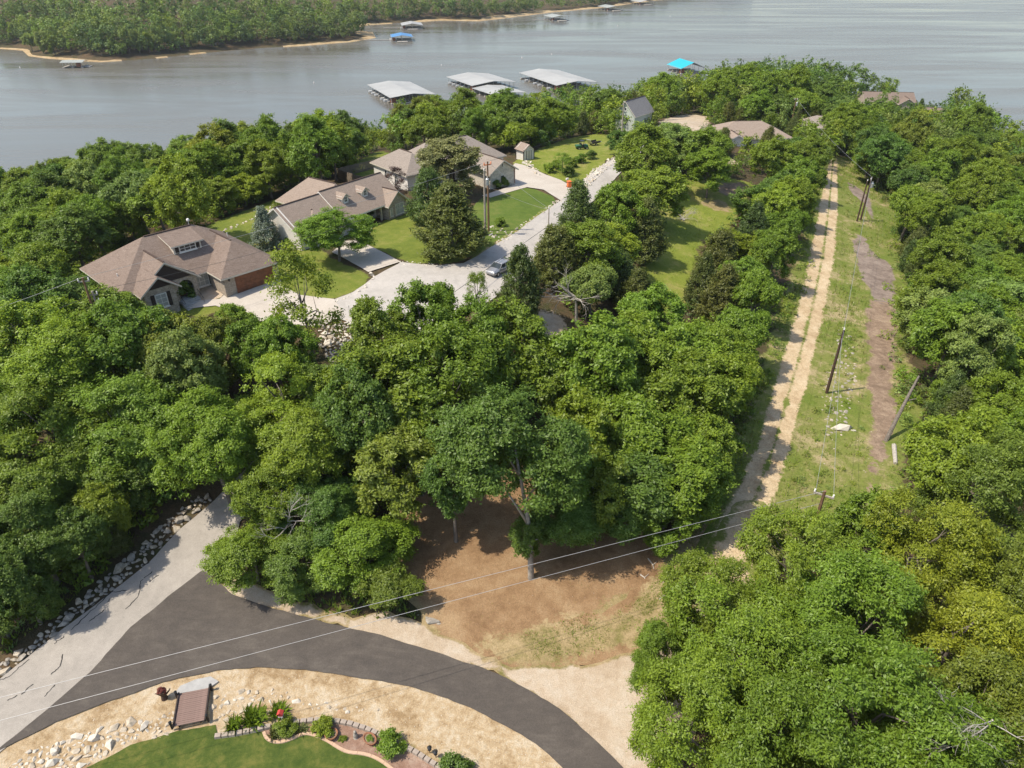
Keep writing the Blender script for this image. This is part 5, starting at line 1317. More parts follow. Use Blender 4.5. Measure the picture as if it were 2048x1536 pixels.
def cabin(x0, x1, x2, x3, z0, z1, w0, w1): return [(x0, -w0, z0), (x3, -w0, z0), (x3, w0, z0), (x0, w0, z0), (x1, -w1, z1), (x2, -w1, z1), (x2, w1, z1), (x1, w1, z1)], [(4, 5, 6, 7), (0, 1, 5, 4), (1, 2, 6, 5), (2, 3, 7, 6), (3, 0, 4, 7)]
m = MB(); m.add(*cabin(-1.75, -.95, .35, 1.1, .9, 1.4, .84, .64)); m.build('windows', M['glass'], car)
m = MB(); m.add(*cabin(-1.05, -.9, .3, .42, 1.385, 1.45, .68, .60)); m.build('car_roof', M['carpaint'], car)
for sx in (-1, 1):
    for a, b in (((1.1, sx*.85, .9), (.33, sx*.65, 1.42)), ((-1.75, sx*.85, .9), (-.95, sx*.65, 1.42)), ((-.3, sx*.86, .9), (-.3, sx*.66, 1.41))): MB().tube([a, b], .04, 5).build('pillar', M['carpaint'], car)
    MB().box((2.08, sx*.58, .66), (.2, .34, .14)).build('headlight', M['white'], car); MB().box((-2.15, sx*.6, .72), (.16, .3, .14)).build('tail_light', M['red'], car); MB().box((.75, sx*.98, .98), (.14, .18, .12)).build('mirror', M['carpaint'], car)
    for X in (-1.35, 1.4): wheel(car, X, sx*.80, .32, .32)
p = ground(1164, 299)
u = thing('utility_vehicle', p+Vector((0, 0, .03)), 'green utility buggy with black roll cage on the far lawn', 'buggy', None, R(15))
MB().box((.75, 0, .75), (.9, 1.2, .45), top=.9).build('hood', M['utvgreen'], u); MB().box((-.9, 0, .8), (1.1, 1.35, .35)).build('cargo_bed', M['utvgreen'], u); MB().box((0, 0, .5), (2.6, 1.1, .2)).build('chassis', M['black'], u)
MB().box((-.15, 0, .85), (.45, 1.1, .3)).build('seat', M['black'], u); MB().box((-.35, 0, 1.1), (.15, 1.1, .5)).build('seat_back', M['black'], u)
m = MB()
for sy in (-.6, .6): m.tube([(.55, sy, .9), (.25, sy*.95, 1.8), (-.45, sy*.95, 1.82), (-.5, sy, .9)], .035, 6)
m.build('roll_cage', M['black'], u); MB().box((-.1, 0, 1.85), (.85, 1.25, .06)).build('canopy', M['black'], u)
for X in (-.9, .9):
    for sy in (-.62, .62): wheel(u, X, sy, .33, .33, .24)
p = ground(1188, 291)
u = thing('trailer', p+Vector((0, 0, .03)), 'small dark open trailer parked beside the green buggy', 'trailer', None, R(40))
MB().box((0, 0, .6), (2.6, 1.4, .1)).build('bed', M['dark'], u)
for sy in (-.7, .7): MB().box((0, sy, .82), (2.6, .05, .34)).build('side_rail', M['black'], u); wheel(u, -.2, sy*1.18, .3, .3)
MB().tube([(1.3, .4, .55), (2.4, 0, .5), (1.3, -.4, .55)], .04, 5).build('tongue', M['steel'], u); MB().prism([(-1.3, -.65, .6), (-1.3, .65, .6), (-1.9, .65, 1.5), (-1.9, -.65, 1.5)], (.05, 0, .03)).build('ramp_gate', M['steel'], u)
p = ground(1138, 376)
u = thing('rubbish_bin', p+Vector((0, 0, .12)), 'orange wheeled bin at the mouth of the white house driveway', 'bin', None, R(20))
MB().box((0, 0, .55), (.62, .66, 1.0), top=1.12).build('bin_body', M['orange'], u); MB().box((0, 0, 1.09), (.72, .78, .09)).build('lid', M['orange'], u)
for sy in (-.28, .28): wheel(u, -.32, sy, .13, .13, .08)
MB().box((-.38, 0, .98), (.07, .5, .06)).build('handle', M['black'], u)
p = ground(1134, 371); u = thing('mailbox', p, 'white mailbox on a post behind the orange bin', 'mailbox', None, R(30)); MB().box((0, 0, .55), (.12, .12, 1.1)).build('post', M['woodgrey'], u); MB().box((0, 0, 1.22), (.5, .24, .26)).build('box', M['white'], u)
FN = []
for pts in [[(677,357),(700,350),(730,343),(768,333)], [(677,357),(690,363),(715,371),(742,378)]]:
    W_ = [ground(*q) for q in pts]; n = 0
    a = W_[0]; fo = thing('wooden_fence', a, 'weathered wooden privacy fence, '+('far run' if not FN else 'near run')+' behind the dormered house', 'fence', None); FN.append(fo)
    for s0, s1 in zip(W_[:-1], W_[1:]):
        L = (s1-s0).length; k = max(1, int(L/.32)); az = math.atan2(s1.y-s0.y, s1.x-s0.x)
        for i in range(k):
            q = s0.lerp(s1, (i+.5)/k); z = zt(q.x, q.y)
            if n == 0: board = MB().box((0, 0, .95), (.30, .035, 1.9), 0).mesh('board', M['fence'])
            o = link(bpy.data.objects.new('board', board), fo); o.location = (q.x-a.x, q.y-a.y, z-a.z+rr.uniform(-.03, .03)); o.rotation_euler.z = az; n += 1
        for hz in (.4, 1.5):
            MB().tube([s0-a+Vector((0, 0, hz+zt(s0.x, s0.y)-s0.z)), s1-a+Vector((0, 0, hz+zt(s1.x, s1.y)-s1.z))], .045, 4).build('rail', M['fence'], fo)
# gate posts at the end of the cul-de-sac
for px in (700, 716, 722, 728):
    p = ground(px, 634); t = thing('white_post', p, 'thin white marker post at the end of the cul-de-sac', 'post', 'marker posts at the cul-de-sac'); MB().tube([(0, 0, -.2), (0, 0, 1.5)], .05, 8).build('shaft', M['white'], t); MB().lathe([(.05, 0), (.07, .03), (.05, .08), (.01, .1)], (0, 0, 1.5), 8).build('cap', M['white'], t)
# blue spruce, hedges and shrubs of the gardens
p = ground(536, 497); plant(SPRUCE, (p.x, p.y, p.z-.1), 2.3, 2.2, 'spruce', 'blue spruce beside the cream gable wall', 'tree', None, 'blue_spruce')
SH = [(330,600,38,'mid','rounded green shrub before the stone house steps'),(362,598,28,'dark','dark shrub beside the stone house entry steps'),(290,612,34,'mid','green shrub at the left front corner of the stone house'),(270,598,24,'silver','white flowering shrub before the stone house'),(250,590,18,'silver','pale flowering bush left of the white flowering shrub'),
      (577,496,13,'mid','round shrub in the raised stone ring by the cream wall'),(560,425,16,'olive','olive bush behind the stone house lawn'),(992,377,12,'dark','left clipped shrub below the white house garage window'),(1006,374,12,'dark','right clipped shrub below the white house garage window'),(1098,345,13,'bright','leafy bush beside the driveway wall'),(1113,338,12,'mid','bush above the driveway of the white house'),(1140,335,12,'mid','rounded bush in the garden row by the street'),(1160,326,12,'mid','bush in the middle of the garden row by the street'),(1182,318,11,'dark','far bush of the garden row by the street'),(1138,352,12,'dark','dark upright bush nearest the orange bin'),(1078,292,16,'bright','light green bush beside the garden shed'),
      (1000,452,12,'mid','low bush among white rocks below the utility poles'),(705,345,20,'bright','bright shrub inside the wooden fence'),(665,352,26,'bright','light shrub left of the wooden fence'),(735,440,13,'dark','clipped dark shrub at the dormered house porch')]
for px, py, r, tint, lab in SH:
    p = ground(px, py); d = pix(*p)[2]; Rm = r*d/FPX
    plant(SHRUB, (p.x, p.y, p.z-.1), Rm, Rm, tint, lab, 'shrub', None, 'garden_shrub', rr, cname='foliage', tname='stem')
# ------------------------------------------------------------------ stones, walls and the foreground garden
def rock_mesh(seed, mat, flat=.7):
    rr_ = random.Random(seed); bm = bmesh.new()
    for k in range(15):
        z = rr_.uniform(-1, 1); a = rr_.uniform(0, 6.28); r = math.sqrt(1-z*z); q = rr_.uniform(.8, 1.1)
        bm.verts.new((r*math.cos(a)*q*1.15, r*math.sin(a)*q*.85, z*q*flat))
    res = bmesh.ops.convex_hull(bm, input=bm.verts)
    bmesh.ops.delete(bm, geom=[v for v in bm.verts if not v.link_faces], context='VERTS')
    me = bpy.data.meshes.new('stone'); bm.to_mesh(me); bm.free(); me.materials.append(M[mat]); return me
ROCK = {m: [rock_mesh(i*7+len(m), m, .5+.09*(i % 4)) for i in range(8)] for m in ('rock', 'rockgrey', 'rockwhite')}
def stone(parent, p, r, mats, rr_, origin=(0, 0, 0), sink=.35):
    o = bpy.data.objects.new('stone', rr_.choice(ROCK[rr_.choice(mats)])); link(o, parent)
    o.location = (p.x-origin[0], p.y-origin[1], p.z+r*(.6-sink)-origin[2]); o.rotation_euler = (rr_.uniform(-.4, .4), rr_.uniform(-.4, .4), rr_.uniform(0, 6.28))
    s_ = [r*rr_.uniform(.8, 1.25) for _ in range(3)]; o.scale = s_
def riprap(name, px_poly, n, r0, r1, mats, label, seed, cat='rock border', rows=None):
    rr_ = random.Random(seed); xs = [p[0] for p in px_poly]; ys = [p[1] for p in px_poly]; got = []
    o = ground(sum(xs)/len(xs), sum(ys)/len(ys)); t = thing(name, o, label, cat)
    tries = 0
    while len(got) < n and tries < n*60:
        tries += 1; px, py = rr_.uniform(min(xs), max(xs)), rr_.uniform(min(ys), max(ys))
        if not inside(px, py, px_poly): continue
        p = ground(px, py); r = r0+(r1-r0)*rr_.random()**1.8
        if any((p.x-q[0])**2+(p.y-q[1])**2 < (.78*(r+q[2]))**2 for q in got): continue
        got.append((p.x, p.y, r)); stone(t, p, r, mats, rr_, o)
    return t
riprap('roadside_rocks', [(-60,1398),(0,1358),(127,1256),(225,1180),(300,1120),(360,1055),(428,996),(400,992),(368,1012),(330,1046),(275,1098),(205,1160),(120,1232),(60,1290),(0,1325),(-60,1360)], 300, .17, .52, ('rock', 'rockgrey', 'rockgrey'), 'long border of grey and tan rocks along the left side of the old road', 4)
riprap('rock_pile', [(20,1536),(60,1500),(110,1492),(160,1470),(215,1458),(270,1442),(300,1446),(298,1468),(240,1492),(180,1528),(150,1560),(-10,1570)], 150, .16, .46, ('rockwhite', 'rock', 'rockwhite'), 'pile of pale limestone rocks at the edge of the foreground lawn', 6)
riprap('stone_scatter', [(430,1395),(480,1385),(560,1378),(600,1400),(700,1412),(770,1424),(720,1432),(640,1420),(560,1420),(500,1438),(435,1442),(425,1420)], 70, .12, .34, ('rock', 'rockwhite', 'rock'), 'scattered broken stones on the yellow gravel right of the footbridge', 8)
riprap('stone_scatter', [(300,1446),(350,1425),(350,1462),(310,1480)], 22, .15, .34, ('rock', 'rock'), 'flat stones at the left foot of the footbridge', 9)
riprap('rock_bank', [(640,655),(700,640),(712,690),(692,738),(662,726),(640,690)], 160, .22, .48, ('rockwhite', 'rock', 'rockwhite'), 'bank of white rocks below the end of the cul-de-sac', 10)
riprap('rock_lining', [(1150,378),(1185,342),(1232,314),(1244,312),(1236,322),(1205,346),(1170,382)], 130, .25, .5, ('rockwhite', 'rockwhite', 'rock'), 'white rock lining along the left edge of the far street', 11)
riprap('rock_lining', [(986,490),(1060,438),(1118,398),(1124,404),(1066,446),(992,496)], 120, .14, .3, ('rockwhite', 'rock'), 'white gravel rock edge between mown lawn and street', 12)
riprap('rock_edging', [(800,522),(845,527),(870,528),(870,534),(845,535),(800,530)], 36, .12, .25, ('rockwhite',), 'white stone edging of the lawn along the cul-de-sac', 13)
riprap('rock_edging', [(668,602),(706,588),(732,571),(746,558),(740,546),(748,548),(752,560),(734,576),(708,593),(670,607)], 50, .14, .34, ('rockwhite',), 'white stone edging around the tip of the stone house lawn', 14)
riprap('stone_path', [(1044,326),(1056,318),(1068,335),(1090,352),(1078,352),(1055,342)], 40, .2, .5, ('rockwhite', 'rock'), 'pale stepping stone path beside the garden shed', 15)
riprap('boulder_strip', [(1676,665),(1704,672),(1716,740),(1702,800),(1690,872),(1656,884),(1640,800),(1658,740)], 200, .08, .34, ('rockgrey', 'rockgrey', 'rock'), 'strip of grey rubble in the corridor beside the middle pole', 16)
riprap('garden_rocks', [(965,455),(985,452),(1020,462),(1000,476),(960,478)], 26, .15, .4, ('rockwhite', 'rock'), 'ring of pale rocks around the low bush below the poles', 17)
riprap('stone_edge', [(500,440),(570,395),(572,402),(540,425),(470,456),(440,470),(440,464)], 60, .15, .35, ('rockwhite', 'rock'), 'pale stone edging across the back lawn between the houses', 18)
for px, py, r, mat, lab in [(1684,858,1.0,'rockwhite','single big white boulder in the weedy corridor'),(862,1243,.62,'rockgrey','grey boulder at the corner of the soil clearing and gravel shoulder'),(1386,1116,.75,'rock','tawny flat rock beside the mouth of the dirt track')]:
    p = ground(px, py); t = thing('boulder', p, lab, 'boulder'); o = link(bpy.data.objects.new('stone', ROCK[mat][2]), t); o.scale = (r*1.2, r*.8, r*.65); o.location.z = r*.2
    o = link(bpy.data.objects.new('chip', ROCK[mat][4]), t); o.scale = (r*.3, r*.25, r*.2); o.location = (r*1.1, -r*.4, .05)

# footbridge of mauve boards with its slab
a, b, c, d = [ground(*q) for q in ((356,1396), (414,1381), (418,1449), (358,1460))]
cen = (a+b+c+d)/4; fb = thing('footbridge', cen, 'small footbridge of mauve-brown boards between road and foreground lawn', 'footbridge')
zf = max(q.z for q in (a, b, c, d))+.28; n = 17
ex = ((b-a)+(c-d)).to_2d().normalized(); ey = ((d-a)+(c-b)).to_2d().normalized(); wd = ((b-a).length+(c-d).length)/2; ln = ((d-a).length+(c-b).length)/2
ang = math.atan2(ex.y, ex.x); fy_ = Vector((math.sin(ang), -math.cos(ang)))
fb.rotation_euler.z = ang; fb.location.z = zf
pl = MB().box((0, 0, 0), (wd, ln/n*.90, .06)).mesh('plank', M['deck'])
for i in range(n):
    o = link(bpy.data.objects.new('plank', pl), fb); o.location = (0, ln/2-(i+.5)*ln/n, rr.uniform(-.006, .006))
for sx in (-1, 1):
    MB().box((sx*(wd/2+.05), 0, .05), (.1, ln+.1, .2)).build('side_beam', M['dark'], fb); MB().box((sx*wd*.35, 0, -.16), (.12, ln-.1, .24)).build('joist', M['dark'], fb)
    for sy in (-1, 1):
        q = MB().box((sx*(wd/2+.2), sy*(ln/2-.1), -.02), (.13, .13, .62)).build('corner_post', M['dark'], fb)
        MB().lathe([(.05, 0), (.11, .03), (.10, .16), (.12, .18), (.03, .28)], (sx*(wd/2+.2), sy*(ln/2-.1), .29), 10).build('lantern', M['black'], q)
q = [ground(*p) for p in ((350,1394),(362,1376),(392,1362),(422,1355),(438,1366),(418,1381))]
z1 = max(p.z for p in q); o = MB().slab([(p.x, p.y) for p in q], z1-.3, z1+.16).build('stone_slab', M['slab']); tag(o, 'pale grey landing slab at the road end of the footbridge', 'slab')

# block row and curved concrete edging of the flower bed
def chain(pxs, step):
    W_ = [ground(*p) for p in pxs]; out = []; acc = 0
    for s0, s1 in zip(W_[:-1], W_[1:]):
        L = (s1-s0).length; t = acc
        while t < L: out.append((s0.lerp(s1, t/L), math.atan2(s1.y-s0.y, s1.x-s0.x))); t += step
        acc = t-L
    return out
for lab, pxs in [('front row of wall blocks beside the foreground lawn', [(437,1475),(470,1471),(500,1465),(540,1456)]), ('back row of wall blocks curving behind the flower bed', [(594,1447),(632,1443),(666,1444),(700,1450),(732,1460),(765,1474),(800,1491),(829,1506),(867,1530),(900,1552)])]:
    ch = chain(pxs, .50); o0 = ch[0][0]; t = thing('block_border', o0, lab, 'garden border'); me = MB().box((0, 0, .1), (.46, .36, .34), top=.9).mesh('block', M['block'])
    for p, az in ch:
        o = link(bpy.data.objects.new('block', me), t); o.location = (p.x-o0.x, p.y-o0.y, zt(p.x, p.y)-o0.z+.06); o.rotation_euler.z = az+rr.uniform(-.06, .06)
ED = smooth_poly([ground(*p).to_2d() for p in LAWN_E[6:]]+[ground(840,1600).to_2d()], 0)
def open_smooth(L, it=2):
    for _ in range(it):
        q = [L[0]]
        for a, b in zip(L[:-1], L[1:]): q += [a*.75+b*.25, a*.25+b*.75]
        L = q+[L[-1]]
    return L
ED = open_smooth(ED, 2); t = thing('lawn_edging', (ED[0].x, ED[0].y, zt(*ED[0])), 'wavy tan-pink concrete edging between lawn and flower bed', 'edging')
i = 0
while i < len(ED)-1:
    seg = ED[i:i+5]; m = MB()
    if len(seg) < 2: break
    for k, p in enumerate(seg):
        tt = (seg[min(k+1, len(seg)-1)]-seg[max(k-1, 0)]).normalized(); nn = Vector((-tt.y, tt.x))*.13
        z = zt(p.x, p.y)-t.location.z; q = p-t.location.to_2d()
        if k == 0: q = q+tt*.015
        m.v += [(q.x-nn.x, q.y-nn.y, z), (q.x-nn.x*.8, q.y-nn.y*.8, z+.19), (q.x+nn.x*.8, q.y+nn.y*.8, z+.19), (q.x+nn.x, q.y+nn.y, z)]
    for k in range(len(seg)-1):
        for e in range(3): m.f.append((4*k+e, 4*k+4+e, 4*k+5+e, 4*k+1+e)); m.mi.append(0)
    m.f += [(0, 1, 2, 3), tuple(4*len(seg)-4+e for e in (3, 2, 1, 0))]; m.mi += [0, 0]
    m.build('edging_segment', M['edging'], t); i += 4

# plants, pots and ornaments
def tuft_mesh(name, n, L, rng, spread=.5, wid=.05):
    az = rng.uniform(0, 6.28, n); el = rng.uniform(.5, 1.45, n); l = L*rng.uniform(.6, 1.15, n); b = rng.normal(size=(n, 2))*.12*spread
    d = np.c_[np.cos(az)*np.cos(el), np.sin(az)*np.cos(el), np.sin(el)]; base = np.c_[b, np.zeros(n)]
    s_ = np.c_[-np.sin(az), np.cos(az), np.zeros(n)]*wid*L
    mid = base+d*l[:, None]*.6; tip = base+d*l[:, None]; tip[:, 2] -= l*.22
    V = np.stack([base-s_, base+s_, mid+s_*.8, tip, mid-s_*.8], 1).reshape(-1, 3); q = np.arange(n)[:, None]*5
    return V, np.concatenate([q+np.array([[0, 1, 2, 3]]), ], 0), q
def tuft(px, py, Rm, tint, label, n=240):
    p = ground(px, py); rng = np.random.default_rng(int(px*7+py)); V, F4, q = tuft_mesh('t', n, Rm*1.25, rng, Rm*2.2)
    F3 = np.concatenate([F4, q+np.array([[0, 3, 4, 4]])])[:, :]; F = F4
    me = np_mesh('blades', V, F, M['leaf'], rnd=np.repeat(rng.random(n), 5)); t = thing('ornamental_grass', p, label, 'grass clump'); o = link(bpy.data.objects.new('blades', me), t); o.color = (*TINT[tint], 1)
    MB().lathe([(Rm*.35, -.05), (Rm*.3, .06), (.02, .1)], n=8).build('root_clump', M['mud'], t)
tuft(468, 1453, .75, 'mid', 'left grass clump beside the footbridge'); tuft(508, 1440, .95, 'mid', 'largest grass clump between footbridge and red birdhouse', 340); tuft(556, 1428, .8, 'mid', 'grass clump behind the red birdhouse', 300)
tuft(552, 1472, .6, 'silver', 'silvery spiky plant at the corner of the edging'); tuft(605, 1460, .55, 'silver', 'variegated spiky plant left of the round bush', 160); tuft(585, 1462, .4, 'pale', 'small spiky plant before the red birdhouse', 120)
for px, py, r, tint, lab in [(649,1462,.8,'bright','rounded bright green bush in the flower bed'),(572,1462,.75,'mid','leafy bush below the red birdhouse'),(780,1500,.95,'mid','broad-leaved bush at the right of the flower bed'),(910,1540,.95,'dark','clipped dark shrub at the bottom edge right of the flower bed'),(687,1481,.28,'yellow','small yellow flowering plant in the flower bed')]:
    p = ground(px, py); t = plant(SHRUB, (p.x, p.y, p.z-.05), r, r*1.0, tint, lab, 'shrub', None, 'garden_shrub', rr, cname='foliage', tname='stem')
def pot(px, py, sx, sy, lab, name):
    p = ground(px, py); t = thing(name, p+Vector((0, 0, .06)), lab, 'planter', None, R(-40))
    o = MB().lathe([(.30, 0), (.40, .1), (.48, .34), (.52, .38), (.50, .42), (.44, .41), (.42, .33), (.02, .3)], n=18).build('bowl', M['terra'], t, True); o.scale = (sx, sy, 1)
    o = MB().lathe([(.4, .33), (.2, .36), (.01, .37)], n=12).build('soil', M['mud'], t); o.scale = (sx, sy, 1)
    me = SHRUB[0][0]; q = link(bpy.data.objects.new('foliage', me), t); q.scale = (.3*sx, .3*sy, .22); q.location.z = .2; q.color = (*TINT['mid'], 1)
pot(664, 1474, .95, .95, 'round terracotta planter in the flower bed', 'round_planter'); pot(741, 1484, 1.15, .8, 'oval terracotta planter in the flower bed', 'oval_planter')
p = ground(566, 1446); t = thing('birdhouse', p, 'red birdhouse with white base on a post in the foreground garden', 'birdhouse'); MB().tube([(0, 0, -.1), (0, 0, .9)], .035, 6).build('post', M['white'], t); MB().box((0, 0, 1.1), (.3, .26, .4)).build('box', M['red'], t)
r_ = Roof(.04); r_.hip(-.15, .15, -.13, .13, 1.3, .8, .07, 'y', 'gable', 'gable', False); r_.build(t, M['red'], M['red']); MB().box((0, 0, .92), (.34, .3, .06)).build('base', M['white'], t)
p = ground(712, 1476); t = thing('garden_statue', p, 'small grey stone figure in the flower bed', 'ornament'); MB().lathe([(.2, 0), (.2, .1), (.13, .14), (.18, .3), (.15, .5), (.07, .58), (.11, .68), (.1, .8), (.02, .86)], n=14).build('figure', M['rockgrey'], t, True); MB().box((0, 0, .03), (.45, .45, .1)).build('plinth', M['slab'], t)
p = ground(330, 1398); t = thing('driftwood_planter', p, 'dark stump planter with reddish flowers at the road edge', 'planter')
MB().lathe([(.28, -.1), (.22, .25), (.18, .5), (.3, .8), (.34, 1.0), (.26, 1.02), (.02, .95)], n=9).build('stump', M['wooddark'], t)
MB().tube([(.15, 0, .5), (.5, .1, .9), (.62, .12, 1.15)], [.08, .06, .03], 6).build('branch_stub', M['wooddark'], t); MB().tube([(-.15, 0, .45), (-.5, -.1, .8)], [.08, .03], 6).build('branch_stub', M['wooddark'], t)
q = link(bpy.data.objects.new('flowers', SHRUB[1][0]), t); q.scale = (.3, .3, .25); q.location.z = .9; q.color = (.22, .06, .05, 1)
for px, py in ((860,1507),(872,1516)):
    p = ground(px, py); t = thing('path_lantern', p, 'black garden lantern at the end of the block border', 'lantern', 'lanterns at the block border'); MB().tube([(0, 0, 0), (0, 0, .5)], .03, 6).build('stake', M['black'], t); MB().lathe([(.06, .45), (.14, .5), (.12, .72), (.17, .75), (.02, .88)], n=10).build('lamp_head', M['black'], t)
# raised stone ring with a shrub by the cream wall
p = ground(577, 497); t = thing('planter_ring', p, 'raised curved stone planter ring by the cream gable wall', 'planter')
for k in range(16):
    g = k/16*6.28; o = MB().box((1.5*math.cos(g), 1.1*math.sin(g), .15), (.55, .3, .5), g+1.57).build('block', M['block'], t)

# ------------------------------------------------------------------ dead wood
def limbs(m, p, d, L, r, depth, rr_, droop=0.0):
    q = p; pts = [p]; rad = [r]
    for k in range(3):
        d = (d+Vector((rr_.uniform(-.25, .25), rr_.uniform(-.25, .25), rr_.uniform(-.2, .2)-droop))).normalized(); q = q+d*L/3; pts.append(q); rad.append(r*(1-.2*(k+1)))
    m.tube(pts, rad, 5 if depth > 1 else 4)
    if depth > 0:
        for k in range(rr_.choice((2, 3, 3))):
            s_ = pts[rr_.choice((1, 2, 3))]; nd = (d+Vector((rr_.uniform(-1, 1), rr_.uniform(-1, 1), rr_.uniform(-.6, .7)))*.75).normalized()
            limbs(m, s_, nd, L*rr_.uniform(.55, .8), max(r*.5, .008), depth-1, rr_, droop)
for px, py, hc, L, r, lab, seed, d0 in [(575,1040,4.6,2.2,.08,'bare dead tree top of grey twigs at the road fork',3,(-.2,-.3,.9)),(1150,592,4.0,2.6,.11,'bare grey dead tree behind the tall dark cedar',5,(-.3,-.2,.8)),(1985,1440,11.5,1.9,.05,'bare dead branches at the lower right corner',8,(-.2,-.5,.3)),(1365,436,.4,1.3,.06,'heap of dead brush on the meadow',12,(.2,-.1,.25))]:
    p = ground(px, py, hc); rr_ = random.Random(seed); t = thing('dead_tree' if hc > 1 else 'brush_pile', p, lab, 'dead tree' if hc > 1 else 'brush pile')
    if hc < 1:
        for k in range(9):
            m = MB(); g = rr_.uniform(0, 6.28); limbs(m, Vector((math.cos(g)*.5, math.sin(g)*.5, -.25)), Vector((-math.cos(g), -math.sin(g), .35)), 2.0, .06, 2, rr_); m.build('branch', M['deadwood'], t)
    else:
        MB().tube([(.4, .5, -hc+.0 if hc < 6 else -2.5), (.2, .2, -1), (0, 0, 0)], [r*1.8, r*1.5, r], 7).build('trunk', M['deadwood'], t)
        for k in range(6):
            m = MB(); g = rr_.uniform(0, 6.28); limbs(m, Vector((0, 0, -.5*rr_.random())), Vector((d0[0]+math.cos(g)*.7, d0[1]+math.sin(g)*.7, d0[2]*rr_.uniform(-.2, 1))), L, r*.8, 3, rr_); m.build('branch', M['deadwood'], t)
a = ground(1770, 884); b = ground(1838, 752, 6.0)
t = thing('leaning_trunk', a, 'bare trunk leaning right out of the corridor into the slope trees', 'tree trunk'); v = b-a
MB().tube([(0, 0, -.2), tuple(v*.35+Vector((0, 0, .2))), tuple(v*.7+Vector((0, 0, .3))), tuple(v)], [.24, .2, .16, .1], 8).build('trunk', M['bark'], t); MB().tube([tuple(v*.62), tuple(v*.62+Vector((1.0, -.1, .4)))], [.08, .03], 6).build('branch', M['bark'], t)
a = ground(1787, 893); b = ground(1790, 930)
t = thing('cut_log', a, 'cut log lying below the foot of the leaning trunk', 'log'); MB().tube([(0, 0, .18), tuple((b-a)*.5+Vector((0, 0, .2))), tuple(b-a+Vector((0, 0, .18)))], [.24, .23, .2], 9).build('log', M['deadwood'], t); MB().lathe([(.2, -.02), (.2, .02)], (0, 0, .2), 9).build('bark_ring', M['bark'], t)
for k, (x0, y0, x1, y1) in enumerate([(1296,1118,1308,1142),(1336,1130,1322,1175),(1280,1150,1290,1160),(1318,1200,1326,1188)]):
    a, b = ground(x0, y0), ground(x1, y1); t = thing('fallen_branch', a, ['longest pale fallen branch at the right edge of the soil clearing', 'pale fallen branch beside the weeds right of the soil clearing', 'short pale stick on the soil clearing', 'short pale stick in the weeds below the soil clearing'][k], 'branch')
    mid = (b-a)*.5+Vector((.15, -.1, .1)); MB().tube([(0, 0, .06), tuple(mid), tuple(b-a+Vector((0, 0, .06)))], [.07, .055, .03], 6).build('limb', M['deadwood'], t); MB().tube([tuple(mid), tuple(mid+Vector((.4, .3, .15)))], [.035, .012], 5).build('twig', M['deadwood'], t)

# ------------------------------------------------------------------ weeds, tall grass, gravel: nobody could count them
def scatter_px(polys, n, seed, avoid=()):
    rng = random.Random(seed); out = []; areas = []
    W_ = [wpoly(p) for p in polys]; A = [np.array([(q.x, q.y) for q in w__]) for w__ in W_]
    for w__ in A: areas.append((w__[:, 0].min(), w__[:, 0].max(), w__[:, 1].min(), w__[:, 1].max()))
    rg = np.random.default_rng(seed); res = []
    tot = sum((a[1]-a[0])*(a[3]-a[2]) for a in areas)
    for w__, a in zip(A, areas):
        k = int(n*(a[1]-a[0])*(a[3]-a[2])/tot); q = np.c_[rg.uniform(a[0], a[1], k), rg.uniform(a[2], a[3], k)]; q = q[inside_np(q, [tuple(z) for z in w__])]
        for nm in avoid:
            for pl_ in SHEETS.get(nm, []): q = q[~inside_np(q, [tuple(z) for z in pl_])]
        res.append(q)
    return np.concatenate(res)
def weeds(name, P, L, tints, label, seed, nb=5, wid=.09, patch=None):
    rng = np.random.default_rng(seed); n = len(P)
    if patch is not None:
        s_ = np.sin(P[:, 0]*patch+seed)+np.sin(P[:, 1]*patch*.8+1.3*seed)+.8*np.sin((P[:, 0]+P[:, 1])*patch*2.1); P = P[s_ > rng.uniform(-1.2, .9, n)]; n = len(P)
    idx = np.repeat(np.arange(n), nb); k = len(idx); base = np.c_[P[idx]+rng.normal(size=(k, 2))*.12, zts(P[idx, 0], P[idx, 1])+.02]
    sz = (L*rng.uniform(.5, 1.4, n))[idx]*rng.uniform(.6, 1.2, k); az = rng.uniform(0, 6.28, k); el = rng.uniform(.6, 1.4, k)
    d = np.c_[np.cos(az)*np.cos(el), np.sin(az)*np.cos(el), np.sin(el)]; s2 = np.c_[-np.sin(az), np.cos(az), np.zeros(k)]*(sz*wid)[:, None]
    tip = base+d*sz[:, None]; V = np.stack([base-s2, base+s2, tip], 1).reshape(-1, 3)
    T = np.array([TINT[t_] if isinstance(t_, str) else t_ for t_ in tints]); ti = T[rng.integers(0, len(T), n)][idx]; col = np.c_[np.repeat(ti, 3, 0), np.ones(3*k)]
    me = np_mesh(name, V, np.arange(3*k).reshape(k, 3), M['leaf_mass'], rnd=np.repeat(rng.random(k), 3), tint=col); o = link(bpy.data.objects.new(name, me)); tag(o, label, 'grass', kind='stuff')
COR = [(1385,1120),(1455,900),(1532,680),(1605,470),(1648,325),(1695,325),(1745,365),(1810,440),(1800,500),(1822,570),(1806,640),(1808,780),(1830,830),(1800,920),(1790,1000),(1740,1060),(1560,1100)]
DRY = (.25, .22, .10)
weeds('tall_grass', scatter_px([COR], 46000, 3, ('dirt_track', 'wood_chip_patch', 'brown_dirt_path', 'track_mouth')), .45, ['bright', 'bright', DRY, 'mid', 'pale'], 'tall weedy grass growing over the utility corridor', 3, 4, .08, .22)
weeds('meadow_grass', scatter_px([[(1310,370),(1490,360),(1480,430),(1400,480),(1385,560),(1350,640),(1240,600),(1320,500)]], 9000, 4, ('bare_meadow_patch',)), .3, ['bright', 'yellow', 'pale'], 'rough grass of the meadow', 4, 4, .1, .3)
